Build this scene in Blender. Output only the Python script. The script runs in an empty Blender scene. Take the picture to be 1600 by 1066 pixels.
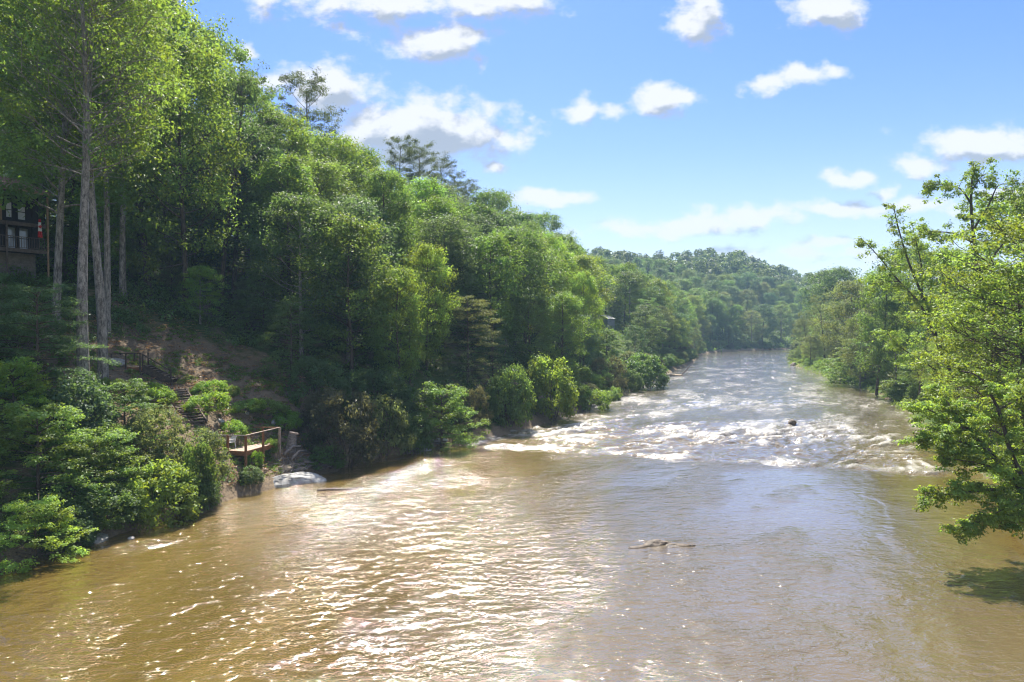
import bpy, math, random
import numpy as np
from mathutils import Vector, Matrix

SC = bpy.context.scene
COL = SC.collection
R = math.radians

# ------------------------------------------------------------------ camera
FPX, CAMZ = 1067.0, 11.0
PITCH = math.atan(22 / FPX)
cam_data = bpy.data.cameras.new('camera')
cam_data.sensor_width = 36.0
cam_data.lens = 36.0 * FPX / 1600.0
cam_data.clip_start = 0.1
cam_data.clip_end = 6000
cam = bpy.data.objects.new('camera', cam_data)
COL.objects.link(cam)
cam.location = (0, 0, CAMZ)
cam.rotation_euler = (math.pi / 2 - PITCH, 0, 0)
SC.camera = cam

# ------------------------------------------------------------------ sun and sky
SUN_AZ, SUN_EL = R(-4), R(55)            # azimuth from +Y, negative = towards -X
SUN_DIR = Vector((math.sin(SUN_AZ) * math.cos(SUN_EL), math.cos(SUN_AZ) * math.cos(SUN_EL), math.sin(SUN_EL)))
sun_data = bpy.data.lights.new('sun', 'SUN')
sun_data.energy = 4.1
sun_data.angle = R(0.55)
sun_data.color = (1.0, 0.94, 0.84)
sun = bpy.data.objects.new('sun', sun_data)
COL.objects.link(sun)
sun.rotation_euler = (-SUN_DIR).to_track_quat('-Z', 'Y').to_euler()

SC.view_settings.view_transform = 'Standard'
SC.view_settings.look = 'None'
SC.view_settings.gamma = 1.0
SC.view_settings.use_curve_mapping = False
SC.view_settings.exposure = 1.7
SKY_STRENGTH = 0.065

cy = SC.cycles
cy.max_bounces = 12
cy.diffuse_bounces = 6
cy.glossy_bounces = 3
cy.transmission_bounces = 8
cy.volume_bounces = 0
cy.transparent_max_bounces = 6
cy.sample_clamp_indirect = 4.0
cy.sample_clamp_direct = 0.0
cy.caustics_reflective = False
cy.caustics_refractive = False
cy.use_denoising = True
cy.use_adaptive_sampling = False
cy.filter_width = 1.15


class NT:
    """Small helper for writing node trees."""
    def __init__(self, tree):
        self.t = tree
        self.n = tree.nodes
        self.l = tree.links

    def node(self, kind, **kw):
        nd = self.n.new(kind)
        for k, v in kw.items():
            setattr(nd, k, v)
        return nd

    def put(self, sock, v):
        if v is None:
            return
        if isinstance(v, bpy.types.NodeSocket):
            self.l.new(v, sock)
        else:
            sock.default_value = v

    def math(self, op, a=None, b=None, c=None, clamp=False):
        nd = self.node('ShaderNodeMath', operation=op, use_clamp=clamp)
        for i, v in enumerate((a, b, c)):
            self.put(nd.inputs[i], v)
        return nd.outputs[0]

    def vmath(self, op, a=None, b=None, scale=None):
        nd = self.node('ShaderNodeVectorMath', operation=op)
        self.put(nd.inputs[0], a)
        self.put(nd.inputs[1], b)
        if scale is not None:
            self.put(nd.inputs['Scale'], scale)
        return nd.outputs['Value'] if op in ('LENGTH', 'DOT_PRODUCT', 'DISTANCE') else nd.outputs[0]

    def mix(self, f, a, b, blend='MIX'):
        nd = self.node('ShaderNodeMix', data_type='RGBA', blend_type=blend)
        nd.clamp_factor = True
        self.put(nd.inputs[0], f)
        for i, v in ((6, a), (7, b)):
            if isinstance(v, tuple) and len(v) == 3:
                v = v + (1.0,)
            self.put(nd.inputs[i], v)
        return nd.outputs[2]

    def noise(self, vec, scale, detail=4.0, rough=0.55, dist=0.0, lac=2.0, dims='3D'):
        nd = self.node('ShaderNodeTexNoise', noise_dimensions=dims)
        self.put(nd.inputs['Vector'], vec)
        nd.inputs['Scale'].default_value = scale
        nd.inputs['Detail'].default_value = detail
        nd.inputs['Roughness'].default_value = rough
        nd.inputs['Lacunarity'].default_value = lac
        nd.inputs['Distortion'].default_value = dist
        return nd.outputs['Fac']

    def mapr(self, v, a, b, c=0.0, d=1.0, smooth=True):
        nd = self.node('ShaderNodeMapRange')
        nd.interpolation_type = 'SMOOTHSTEP' if smooth else 'LINEAR'
        nd.clamp = True if not smooth else nd.clamp
        self.put(nd.inputs[0], v)
        for i, q in enumerate((a, b, c, d)):
            self.put(nd.inputs[1 + i], q)
        return nd.outputs[0]

    def comb(self, x, y, z):
        nd = self.node('ShaderNodeCombineXYZ')
        for i, v in enumerate((x, y, z)):
            self.put(nd.inputs[i], v)
        return nd.outputs[0]

    def attr(self, name):
        return self.node('ShaderNodeAttribute', attribute_name=name)


# clouds: (pixel x, pixel y of the photograph -> a direction in the sky, half width, half height, strength)
CLOUDS = [
    (655, 206, 165, 60, 1.15), (760, 222, 62, 34, 0.9), (520, 135, 88, 36, 0.95), (440, 140, 58, 22, 0.7),
    (690, 62, 88, 30, 1.0), (600, 5, 190, 30, 0.75), (780, 8, 100, 34, 0.8), (410, 8, 34, 26, 0.8),
    (384, 88, 24, 18, 0.8), (540, 52, 22, 16, 0.55), (906, 168, 32, 24, 1.0), (958, 170, 24, 14, 0.45),
    (1036, 160, 44, 24, 1.0), (1200, 130, 56, 16, 0.9), (1262, 122, 52, 16, 0.85), (1078, 22, 42, 44, 0.95),
    (1300, 18, 66, 32, 1.0), (1540, 222, 120, 28, 1.0), (1440, 252, 60, 18, 0.8), (1318, 270, 50, 15, 0.9),
    (1382, 298, 28, 15, 0.9), (1080, 358, 130, 18, 0.8), (1180, 342, 90, 20, 0.95), (1310, 326, 90, 15, 0.85),
    (1440, 318, 90, 16, 0.7), (850, 308, 74, 14, 0.9), (965, 362, 80, 14, 0.55), (1285, 382, 40, 10, 0.6),
    (1180, 398, 110, 12, 0.5), (800, 340, 60, 14, 0.5), (1580, 305, 60, 16, 0.8), (755, 95, 16, 12, 0.5),
    (770, 270, 18, 8, 0.5), (838, 184, 14, 8, 0.45), (1330, 405, 160, 12, 0.4),
    # above the frame, where the pale sheen on the middle of the river comes from
    (1020, -140, 460, 90, 1.7), (520, -240, 320, 100, 1.3), (1480, -250, 360, 120, 1.5), (960, -430, 700, 200, 1.9), (1000, -800, 1000, 300, 1.9),
]


def build_world():
    w = bpy.data.worlds.new('World')
    SC.world = w
    w.use_nodes = True
    w.node_tree.nodes.clear()
    g = NT(w.node_tree)
    sky = g.node('ShaderNodeTexSky', sky_type='NISHITA')
    sky.sun_disc = False
    sky.sun_elevation = SUN_EL
    sky.sun_rotation = SUN_AZ
    sky.altitude = 400
    sky.air_density = 1.0
    sky.dust_density = 0.6
    sky.ozone_density = 2.2
    tc = g.node('ShaderNodeTexCoord')
    d = tc.outputs['Generated']
    sep = g.node('ShaderNodeSeparateXYZ')
    g.put(sep.inputs[0], d)
    x, y, z = sep.outputs
    yy = g.math('MAXIMUM', y, 0.08)
    u = g.math('DIVIDE', x, yy)
    v = g.math('DIVIDE', z, yy)
    uv = g.comb(u, v, 0.0)

    # density group: uv -> density
    grp = bpy.data.node_groups.new('cloud_density', 'ShaderNodeTree')
    grp.interface.new_socket('uv', in_out='INPUT', socket_type='NodeSocketVector')
    grp.interface.new_socket('density', in_out='OUTPUT', socket_type='NodeSocketFloat')
    gg = NT(grp)
    gi = gg.node('NodeGroupInput')
    go = gg.node('NodeGroupOutput')
    p = gi.outputs[0]
    wn = gg.node('ShaderNodeTexNoise')
    gg.put(wn.inputs['Vector'], p)
    wn.inputs['Scale'].default_value = 9.0
    wn.inputs['Detail'].default_value = 5.0
    off = gg.vmath('SUBTRACT', wn.outputs['Color'], (0.5, 0.5, 0.5))
    off = gg.vmath('MULTIPLY', off, (0.09, 0.06, 0.0))
    pw = gg.vmath('ADD', p, off)
    best = None
    for (cx, cyy, hw, hh, st) in CLOUDS:
        uc, vc = (cx - 800) / FPX, (511 - cyy) / FPX
        a, b = 1.10 * hw / FPX, 1.18 * hh / FPX
        q = gg.vmath('MULTIPLY_ADD', pw, (1 / a, 1 / b, 0.0))
        q.node.inputs[2].default_value = (-uc / a, -vc / b, 0.0)
        ln = gg.vmath('LENGTH', q)
        m = gg.math('MULTIPLY_ADD', ln, -st * 1.0, st * 1.0)
        best = m if best is None else gg.math('SMOOTH_MAX', best, m, 0.12)
    stretch = gg.vmath('MULTIPLY', p, (1.0, 1.45, 0.0))
    n1 = gg.noise(stretch, 20.0, 9.0, 0.6)
    n2 = gg.noise(stretch, 7.0, 3.0, 0.5)
    nn = gg.math('MULTIPLY_ADD', gg.math('SUBTRACT', n1, 0.5), 1.95, gg.math('MULTIPLY', gg.math('SUBTRACT', n2, 0.5), 0.5))
    dd = gg.math('ADD', best, nn)
    gg.put(go.inputs[0], dd)

    def dens(vec):
        nd = g.node('ShaderNodeGroup')
        nd.node_tree = grp
        g.put(nd.inputs[0], vec)
        return nd.outputs[0]
    d0 = dens(uv)
    d1 = dens(g.vmath('ADD', uv, (-0.012, 0.03, 0.0)))
    ahead = g.mapr(y, 0.12, 0.3)
    a_view = g.math('MULTIPLY', g.mapr(d0, -0.08, 0.56), ahead)
    # everywhere else: the same kind of broken fair-weather cloud from noise on a cloud deck
    zz = g.math('MAXIMUM', z, 0.06)
    deck = g.comb(g.math('DIVIDE', x, zz), g.math('DIVIDE', y, zz), 0.0)
    nd = g.noise(deck, 1.1, 8.0, 0.55)
    a_else = g.math('MULTIPLY', g.mapr(nd, 0.46, 0.61), g.mapr(z, 0.03, 0.12))  # unseen cover, thickened to add fill light
    inv = g.math('SUBTRACT', 1.0, ahead)
    high = g.mapr(z, 0.72, 0.82)
    a_else = g.math('MULTIPLY', a_else, g.math('MAXIMUM', inv, high))
    alpha = g.math('MAXIMUM', a_view, a_else)
    alpha = g.math('MULTIPLY', alpha, g.mapr(z, 0.0, 0.05))
    alpha = g.math('MULTIPLY', alpha, 0.95)
    # light on the clouds: bright towards the sun, grey undersides where there is more cloud above
    lit = g.mapr(g.math('SUBTRACT', d1, g.math('MULTIPLY', d0, 0.35)), -0.06, 0.44, 1.0, 0.0)
    ccol = g.mix(lit, (2.2, 2.5, 2.95), (4.75, 4.8, 4.9))
    # slight lift of blue, as the picture was processed
    hs = g.node('ShaderNodeHueSaturation')
    hs.inputs['Saturation'].default_value = 1.25
    hs.inputs['Value'].default_value = 1.0
    hs.inputs['Hue'].default_value = 0.515
    g.put(hs.inputs['Color'], sky.outputs[0])
    # milky band near the horizon
    deep = g.mix(1.0, hs.outputs[0], g.mix(g.mapr(z, 0.05, 0.5), (1.0, 0.89, 0.90), (0.69, 0.84, 0.93)), 'MULTIPLY')
    base = g.mix(g.mapr(z, 0.0, 0.26, 0.42, 0.0), deep, (3.7, 3.95, 4.45))
    colr = g.mix(alpha, base, ccol)
    bg = g.node('ShaderNodeBackground')
    g.put(bg.inputs[0], colr)
    bg.inputs[1].default_value = SKY_STRENGTH
    out = g.node('ShaderNodeOutputWorld')
    g.l.new(bg.outputs[0], out.inputs[0])
    w.cycles.sampling_method = 'MANUAL'
    w.cycles.sample_map_resolution = 512


build_world()


# ------------------------------------------------------------------ helpers
def tag(o, label=None, cat=None, group=None, kind=None):
    if label:
        o['label'] = label
    if cat:
        o['category'] = cat
    if group:
        o['group'] = group
    if kind:
        o['kind'] = kind
    return o


def link(o, parent=None):
    COL.objects.link(o)
    if parent is not None:
        o.parent = parent
    return o


def empty(name, loc, rz=0.0, label=None, cat=None, group=None):
    o = bpy.data.objects.new(name, None)
    o.empty_display_size = 0.3
    COL.objects.link(o)
    o.location = loc
    o.rotation_euler = (0, 0, rz)
    return tag(o, label, cat, group)


def quad_mesh(name, V, Q, mats, attrs=None, mat_idx=None, smooth=False):
    """Mesh from an (n,3) array and an (m,4) array of quads."""
    me = bpy.data.meshes.new(name)
    V = np.ascontiguousarray(V, dtype=np.float32)
    Q = np.ascontiguousarray(Q, dtype=np.int32)
    me.vertices.add(len(V))
    me.vertices.foreach_set('co', V.ravel())
    me.loops.add(Q.size)
    me.loops.foreach_set('vertex_index', Q.ravel())
    me.polygons.add(len(Q))
    me.polygons.foreach_set('loop_start', np.arange(len(Q), dtype=np.int32) * 4)
    if smooth:
        me.polygons.foreach_set('use_smooth', np.ones(len(Q), dtype=bool))
    else:
        me.polygons.foreach_set('use_smooth', np.zeros(len(Q), dtype=bool))
    for m in mats:
        me.materials.append(m)
    if mat_idx is not None:
        me.polygons.foreach_set('material_index', np.ascontiguousarray(mat_idx, dtype=np.int32))
    for k, a in (attrs or {}).items():
        a = np.ascontiguousarray(a, dtype=np.float32)
        if a.ndim == 1:
            at_ = me.attributes.new(k, 'FLOAT', 'POINT')
            at_.data.foreach_set('value', a)
        else:
            at_ = me.attributes.new(k, 'FLOAT_VECTOR', 'POINT')
            at_.data.foreach_set('vector', a.ravel())
    me.update()
    me.validate()
    return me


class MB:
    """Collects boxes, bars, tubes and lumps, then links them as one mesh object."""
    def __init__(self):
        self.v, self.f = [], []

    def add(self, verts, faces):
        n = len(self.v)
        self.v += [tuple(p) for p in verts]
        self.f += [tuple(i + n for i in f) for f in faces]
        return self

    def box(self, x0, x1, y0, y1, z0, z1, M=None, bev=0.0):
        b = bev
        if b > 0:
            P = []
            for z, ins in ((z0, b), (z0 + b, 0), (z1 - b, 0), (z1, b)):
                P += [(x0 + ins, y0 + ins, z), (x1 - ins, y0 + ins, z), (x1 - ins, y1 - ins, z), (x0 + ins, y1 - ins, z)]
            F = [(3, 2, 1, 0), (12, 13, 14, 15)]
            for k in range(3):
                for i in range(4):
                    j = (i + 1) % 4
                    F.append((4 * k + i, 4 * k + j, 4 * k + 4 + j, 4 * k + 4 + i))
        else:
            P = [(x0, y0, z0), (x1, y0, z0), (x1, y1, z0), (x0, y1, z0), (x0, y0, z1), (x1, y0, z1), (x1, y1, z1), (x0, y1, z1)]
            F = [(3, 2, 1, 0), (4, 5, 6, 7), (0, 1, 5, 4), (1, 2, 6, 5), (2, 3, 7, 6), (3, 0, 4, 7)]
        if M is not None:
            P = [M @ Vector(p) for p in P]
        return self.add(P, F)

    def bar(self, a, b, w, h):
        a, b = Vector(a), Vector(b)
        d = b - a
        L = d.length
        q = d.to_track_quat('X', 'Z')
        M = Matrix.Translation(a) @ q.to_matrix().to_4x4()
        return self.box(0, L, -w / 2, w / 2, -h / 2, h / 2, M)

    def tube(self, pts, rad, sides=6, cap=True):
        pts = [Vector(p) for p in pts]
        n = len(pts)
        P, F = [], []
        ref = Vector((0.31, 0.77, 0.55)).normalized()
        for i, p in enumerate(pts):
            t = (pts[min(i + 1, n - 1)] - pts[max(i - 1, 0)]).normalized()
            a = t.cross(ref)
            if a.length < 1e-3:
                a = t.cross(Vector((1, 0, 0)))
            a.normalize()
            b = t.cross(a)
            r = rad[i] if hasattr(rad, '__len__') else rad
            for k in range(sides):
                c = 2 * math.pi * k / sides
                P.append(p + a * (r * math.cos(c)) + b * (r * math.sin(c)))
        for i in range(n - 1):
            for k in range(sides):
                j = (k + 1) % sides
                F.append((i * sides + k, i * sides + j, (i + 1) * sides + j, (i + 1) * sides + k))
        if cap:
            F.append(tuple(range(sides - 1, -1, -1)))
            F.append(tuple((n - 1) * sides + k for k in range(sides)))
        return self.add(P, F)

    def build(self, name, mat, parent=None, smooth=False):
        me = bpy.data.meshes.new(name)
        me.from_pydata(self.v, [], self.f)
        me.materials.append(mat)
        if smooth:
            me.polygons.foreach_set('use_smooth', np.ones(len(me.polygons), dtype=bool))
        me.update()
        o = bpy.data.objects.new(name, me)
        return link(o, parent)


def hash2(ix, iy, seed):
    h = (ix.astype(np.int64) * 374761393 + iy.astype(np.int64) * 668265263 + seed * 974634777) & 0xFFFFFFFF
    h = ((h ^ (h >> 13)) * 1274126177) & 0xFFFFFFFF
    h = (h ^ (h >> 16)) & 0xFFFFFFFF
    return h


def perlin(x, y, seed=0):
    x = np.asarray(x, dtype=np.float64)
    y = np.asarray(y, dtype=np.float64)
    ix, iy = np.floor(x), np.floor(y)
    fx, fy = x - ix, y - iy
    ux, uy = fx * fx * fx * (fx * (fx * 6 - 15) + 10), fy * fy * fy * (fy * (fy * 6 - 15) + 10)
    out = 0
    for dx in (0, 1):
        for dy in (0, 1):
            a = hash2(ix + dx, iy + dy, seed) / 4294967296.0 * 2 * np.pi
            g = np.cos(a) * (fx - dx) + np.sin(a) * (fy - dy)
            out = out + g * (ux if dx else 1 - ux) * (uy if dy else 1 - uy)
    return out * 1.5


def fbm(x, y, seed=0, octv=4, gain=0.5):
    s, a, t = 0, 1.0, 0.0
    for k in range(octv):
        s = s + a * perlin(x * 2 ** k, y * 2 ** k, seed + 17 * k)
        a *= gain
    return s


def sstep(x, a, b):
    t = np.clip((np.asarray(x, dtype=np.float64) - a) / (b - a), 0, 1)
    return t * t * (3 - 2 * t)


# ------------------------------------------------------------------ the lie of the land
ST = np.array([
    (-46, -90, 16, -90), (-33, -20, 24, -20), (-28, 5, 27, 8), (-22.6, 31, 30.3, 30), (-17.9, 42, 33, 43),
    (-13.2, 52.4, 37, 54), (-7.5, 62, 41, 65), (-3, 67.5, 45, 74), (8.0, 87.6, 53.5, 95), (17, 112.9, 60, 114),
    (33, 152, 69, 150), (54, 205, 84, 205), (72, 261, 103, 253), (88, 295, 122, 292), (110, 318, 150, 312),
    (140, 335, 205, 325), (200, 350, 300, 335), (320, 360, 440, 341), (620, 372, 620, 352)], dtype=float)


def catmull(P, per=8):
    out = []
    n = len(P)
    for i in range(n - 1):
        p0, p1, p2, p3 = P[max(i - 1, 0)], P[i], P[i + 1], P[min(i + 2, n - 1)]
        for k in range(per):
            t = k / per
            out.append(0.5 * ((2 * p1) + (-p0 + p2) * t + (2 * p0 - 5 * p1 + 4 * p2 - p3) * t * t + (-p0 + 3 * p1 - 3 * p2 + p3) * t ** 3))
    out.append(P[-1])
    return np.array(out)


STS = catmull(ST, 5)
LB, RB = STS[:, :2], STS[:, 2:]


def sdist(px, py, line):
    """Distance to a polyline, positive on its left."""
    px = np.asarray(px, dtype=float)
    py = np.asarray(py, dtype=float)
    best = np.full(px.shape, 1e9)
    sgn = np.ones(px.shape)
    for (x0, y0), (x1, y1) in zip(line[:-1], line[1:]):
        dx, dy = x1 - x0, y1 - y0
        t = np.clip(((px - x0) * dx + (py - y0) * dy) / (dx * dx + dy * dy), 0, 1)
        ex, ey = px - (x0 + t * dx), py - (y0 + t * dy)
        dd = np.hypot(ex, ey)
        cr = dx * ey - dy * ex
        m = dd < best - 1e-9
        best = np.where(m, dd, best)
        sgn = np.where(m, np.where(cr >= 0, 1.0, -1.0), sgn)
    return best * sgn


PL = ([-60, -3, 0, 0.7, 2.2, 7.4, 10, 18.6, 30, 45, 70, 120, 220, 900], [-1.7, -1.3, -0.25, 0.55, 1.25, 5.3, 6.6, 10.5, 15.4, 21, 25, 29, 33, 40])
PF = ([-60, -3, 0, 1, 10, 30, 60, 100, 180, 300, 900], [-1.7, -1.3, -0.2, 1.0, 4.5, 13, 23, 35, 51, 57, 63])
PR = ([-60, -3, 0, 0.8, 3, 20, 60, 140, 300, 900], [-1.7, -1.3, -0.25, 0.55, 1.1, 2.2, 4.5, 13, 34, 46])


def ground_parts(x, y):
    x = np.asarray(x, dtype=float)
    y = np.asarray(y, dtype=float)
    jag = 0.55 * fbm(x / 3.1, y / 3.1, 5, 3)
    a = sdist(x, y, LB) + jag
    b = -sdist(x, y, RB) + jag
    return a, b


def ground_z(x, y):
    x = np.asarray(x, dtype=float)
    y = np.asarray(y, dtype=float)
    a, b = ground_parts(x, y)
    far = sstep(y, 235, 345)
    zl = np.interp(a, *PL) * (1 - far) + np.interp(a, *PF) * far * (1 - 0.52 * sstep(x / np.maximum(y, 1), 0.29, 0.52))
    zr = np.interp(b, *PR)
    z = np.where(a > -8, zl, np.where(b > -8, zr, -1.6))
    z = np.where((a <= -8) & (b > -8), zr, z)
    m = sstep(np.maximum(a, b), 3, 14)
    z = z + m * (1.1 * fbm(x / 17.0, y / 17.0, 11, 3) + 3.0 * fbm(x / 70.0, y / 70.0, 12, 2) * sstep(np.maximum(a, b), 30, 90))
    z = z + 0.12 * fbm(x / 1.7, y / 1.7, 13, 3) * sstep(np.maximum(a, b), 0.3, 2)
    return z


def axis(segs):
    out = []
    for a, b, st in segs:
        out += list(np.arange(a, b, st))
    out.append(segs[-1][1])
    return np.array(out, dtype=float)


GX = axis([(-900, -300, 40), (-300, -90, 8), (-90, -50, 1.6), (-50, -6, 0.55), (-6, 76, 0.9), (76, 150, 2.5), (150, 400, 8), (400, 1000, 40)])
GY = axis([(-90, 10, 8), (10, 26, 2), (26, 74, 0.55), (74, 130, 1.0), (130, 270, 2.5), (270, 420, 4), (420, 800, 12), (800, 1600, 60)])
GXX, GYY = np.meshgrid(GX, GY)
GZ = ground_z(GXX, GYY)
GA, GB = ground_parts(GXX, GYY)


def look(F, x, y):
    """Bilinear reading of a field kept on the ground's own grid."""
    x = np.clip(np.asarray(x, dtype=float), GX[0], GX[-1] - 1e-6)
    y = np.clip(np.asarray(y, dtype=float), GY[0], GY[-1] - 1e-6)
    i = np.clip(np.searchsorted(GX, x, 'right') - 1, 0, len(GX) - 2)
    j = np.clip(np.searchsorted(GY, y, 'right') - 1, 0, len(GY) - 2)
    u = (x - GX[i]) / (GX[i + 1] - GX[i])
    v = (y - GY[j]) / (GY[j + 1] - GY[j])
    return (F[j, i] * (1 - u) + F[j, i + 1] * u) * (1 - v) + (F[j + 1, i] * (1 - u) + F[j + 1, i + 1] * u) * v


def gz(x, y):
    return float(look(GZ, x, y))


def left_of(x, y):
    return float(look(GA, x, y))


def right_of(x, y):
    return float(look(GB, x, y))


def ray(px, py):
    u, v = (px - 800) / FPX, (533 - py) / FPX
    c, s = math.cos(PITCH), math.sin(PITCH)
    d = Vector((u, c + v * s, -s + v * c))
    return d / d.y


def at(px, py, d):
    """Point at depth d that the camera sees at that place of the photograph."""
    r = ray(px, py)
    return Vector((r.x * d, d, CAMZ + r.z * d))


def hit(px, py, d0=22, d1=420, n=1500):
    """Where the line of sight first meets the ground or the water."""
    r = ray(px, py)
    dd = np.linspace(d0, d1, n)
    g = np.maximum(look(GZ, r.x * dd, dd), 0.0)
    zz = CAMZ + r.z * dd
    k = np.nonzero(zz <= g)[0]
    i = int(k[0]) if len(k) else n - 1
    return Vector((r.x * dd[i], dd[i], g[i]))


# ------------------------------------------------------------------ materials
def mat(name):
    m = bpy.data.materials.new(name)
    m.use_nodes = True
    m.node_tree.nodes.clear()
    g = NT(m.node_tree)
    out = g.node('ShaderNodeOutputMaterial')
    return m, g, out


def plain(name, c0, c1, scale=6.0, rough=0.75, bump=0.25, stretch=(1, 1, 1), spec=0.3, bscale=None):
    m, g, out = mat(name)
    tc = g.node('ShaderNodeTexCoord').outputs['Object']
    v = g.vmath('MULTIPLY', tc, stretch)
    n = g.noise(v, scale, 6.0, 0.62)
    n2 = g.noise(v, bscale or scale * 3.1, 5.0, 0.65)
    f = g.mapr(g.math('MULTIPLY_ADD', n2, 0.4, g.math('MULTIPLY', n, 0.6)), 0.36, 0.64)
    col = g.mix(f, c0, c1)
    p = g.node('ShaderNodeBsdfPrincipled')
    g.put(p.inputs['Base Color'], col)
    p.inputs['Roughness'].default_value = rough
    p.inputs['Specular IOR Level'].default_value = spec
    if bump:
        b = g.node('ShaderNodeBump')
        b.inputs['Strength'].default_value = bump
        b.inputs['Distance'].default_value = 0.05
        g.put(b.inputs['Height'], n2)
        g.put(p.inputs['Normal'], b.outputs[0])
    g.l.new(p.outputs[0], out.inputs[0])
    return m


def leaf_material():
    m, g, out = mat('foliage')
    oi = g.node('ShaderNodeObjectInfo')
    at_ = g.attr('tint')
    t = at_.outputs['Fac']
    hs = g.node('ShaderNodeHueSaturation')
    g.put(hs.inputs['Color'], oi.outputs['Color'])
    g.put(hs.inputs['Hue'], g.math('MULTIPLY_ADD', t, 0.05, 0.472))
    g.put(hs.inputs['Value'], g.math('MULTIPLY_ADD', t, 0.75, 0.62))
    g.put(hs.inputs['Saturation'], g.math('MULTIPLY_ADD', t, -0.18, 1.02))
    p = g.node('ShaderNodeBsdfPrincipled')
    g.put(p.inputs['Base Color'], hs.outputs[0])
    p.inputs['Roughness'].default_value = 0.5
    p.inputs['Specular IOR Level'].default_value = 0.4
    tr = g.node('ShaderNodeBsdfTranslucent')
    warm = g.mix(1.0, hs.outputs[0], (2.35, 1.95, 0.9), 'MULTIPLY')
    g.put(tr.inputs['Color'], warm)
    mx = g.node('ShaderNodeMixShader')
    mx.inputs[0].default_value = 0.5
    g.l.new(p.outputs[0], mx.inputs[1])
    g.l.new(tr.outputs[0], mx.inputs[2])
    g.l.new(mx.outputs[0], out.inputs[0])
    return m


def bark_material(name, c0, c1):
    return plain(name, c0, c1, scale=2.2, rough=0.85, bump=0.6, stretch=(3, 3, 0.9), spec=0.15, bscale=9)


def water_material():
    m, g, out = mat('river_water')
    fl = g.attr('flow').outputs['Vector']            # metres along, metres across
    foam = g.attr('foam').outputs['Fac']
    calm = g.attr('chop').outputs['Fac']
    v1 = g.vmath('MULTIPLY', fl, (1.0, 0.55, 1.0))
    n1 = g.noise(v1, 1.0, 3.0, 0.5, 0.4)
    n2 = g.noise(v1, 3.1, 3.0, 0.55, 0.5)
    n3 = g.noise(v1, 9.5, 2.0, 0.5, 0.3)
    h = g.math('MULTIPLY', n1, 0.18)
    h = g.math('MULTIPLY_ADD', n2, 0.115, h)
    h = g.math('MULTIPLY_ADD', n3, 0.030, h)
    h = g.math('MULTIPLY', h, calm)
    b = g.node('ShaderNodeBump')
    b.inputs['Strength'].default_value = 1.0
    b.inputs['Distance'].default_value = 1.0
    g.put(b.inputs['Height'], h)
    silt = g.noise(g.vmath('MULTIPLY', fl, (0.35, 1.0, 1.0)), 0.11, 4.0, 0.55, 0.6)
    col = g.mix(g.mapr(silt, 0.3, 0.7), (0.098, 0.064, 0.015), (0.150, 0.102, 0.028))
    col = g.mix(g.math('MULTIPLY', g.attr('mid').outputs['Fac'], 0.75), col, (0.122, 0.094, 0.060))  # greyer mid-river: the sky's sheen mixed into the water colour
    fn = g.noise(g.vmath('MULTIPLY', fl, (1.0, 0.7, 1.0)), 8.5, 8.0, 0.75, 1.2)
    fm = g.mapr(g.math('MULTIPLY_ADD', fn, 1.0, foam), 0.66, 1.36)
    base = g.mix(fm, col, (0.40, 0.37, 0.32))
    p = g.node('ShaderNodeBsdfPrincipled')
    g.put(p.inputs['Base Color'], base)
    g.put(p.inputs['Roughness'], g.mapr(fm, 0.0, 1.0, 0.04, 0.6))
    p.inputs['IOR'].default_value = 1.4
    p.inputs['Specular IOR Level'].default_value = 0.7
    g.put(p.inputs['Normal'], b.outputs[0])
    p.inputs['Coat Weight'].default_value = 1.0
    p.inputs['Coat IOR'].default_value = 1.55
    p.inputs['Coat Roughness'].default_value = 0.04
    g.put(p.inputs['Coat Normal'], b.outputs[0])
    g.l.new(p.outputs[0], out.inputs[0])
    return m


def ground_material():
    m, g, out = mat('forest_floor')
    tc = g.node('ShaderNodeTexCoord').outputs['Object']
    green = g.attr('green').outputs['Fac']
    n = g.noise(tc, 0.45, 6.0, 0.6)
    n2 = g.noise(tc, 3.5, 6.0, 0.7)
    n3 = g.noise(tc, 16.0, 4.0, 0.7)
    dirt = g.mix(g.mapr(n2, 0.3, 0.7), (0.085, 0.065, 0.044), (0.22, 0.175, 0.125))
    litter = g.mix(g.mapr(n3, 0.42, 0.62), dirt, (0.24, 0.175, 0.11))
    moss = g.mix(g.mapr(n3, 0.3, 0.7), (0.030, 0.055, 0.012), (0.075, 0.115, 0.025))
    f = g.mapr(g.math('ADD', g.math('MULTIPLY_ADD', n, 0.8, g.math('MULTIPLY', n2, 0.35)), green), 0.66, 0.84)
    col = g.mix(f, litter, moss)
    p = g.node('ShaderNodeBsdfPrincipled')
    g.put(p.inputs['Base Color'], col)
    p.inputs['Roughness'].default_value = 0.9
    p.inputs['Specular IOR Level'].default_value = 0.15
    b = g.node('ShaderNodeBump')
    b.inputs['Strength'].default_value = 0.8
    b.inputs['Distance'].default_value = 0.12
    g.put(b.inputs['Height'], g.math('MULTIPLY_ADD', n3, 0.5, n2))
    g.put(p.inputs['Normal'], b.outputs[0])
    g.l.new(p.outputs[0], out.inputs[0])
    return m


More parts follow.
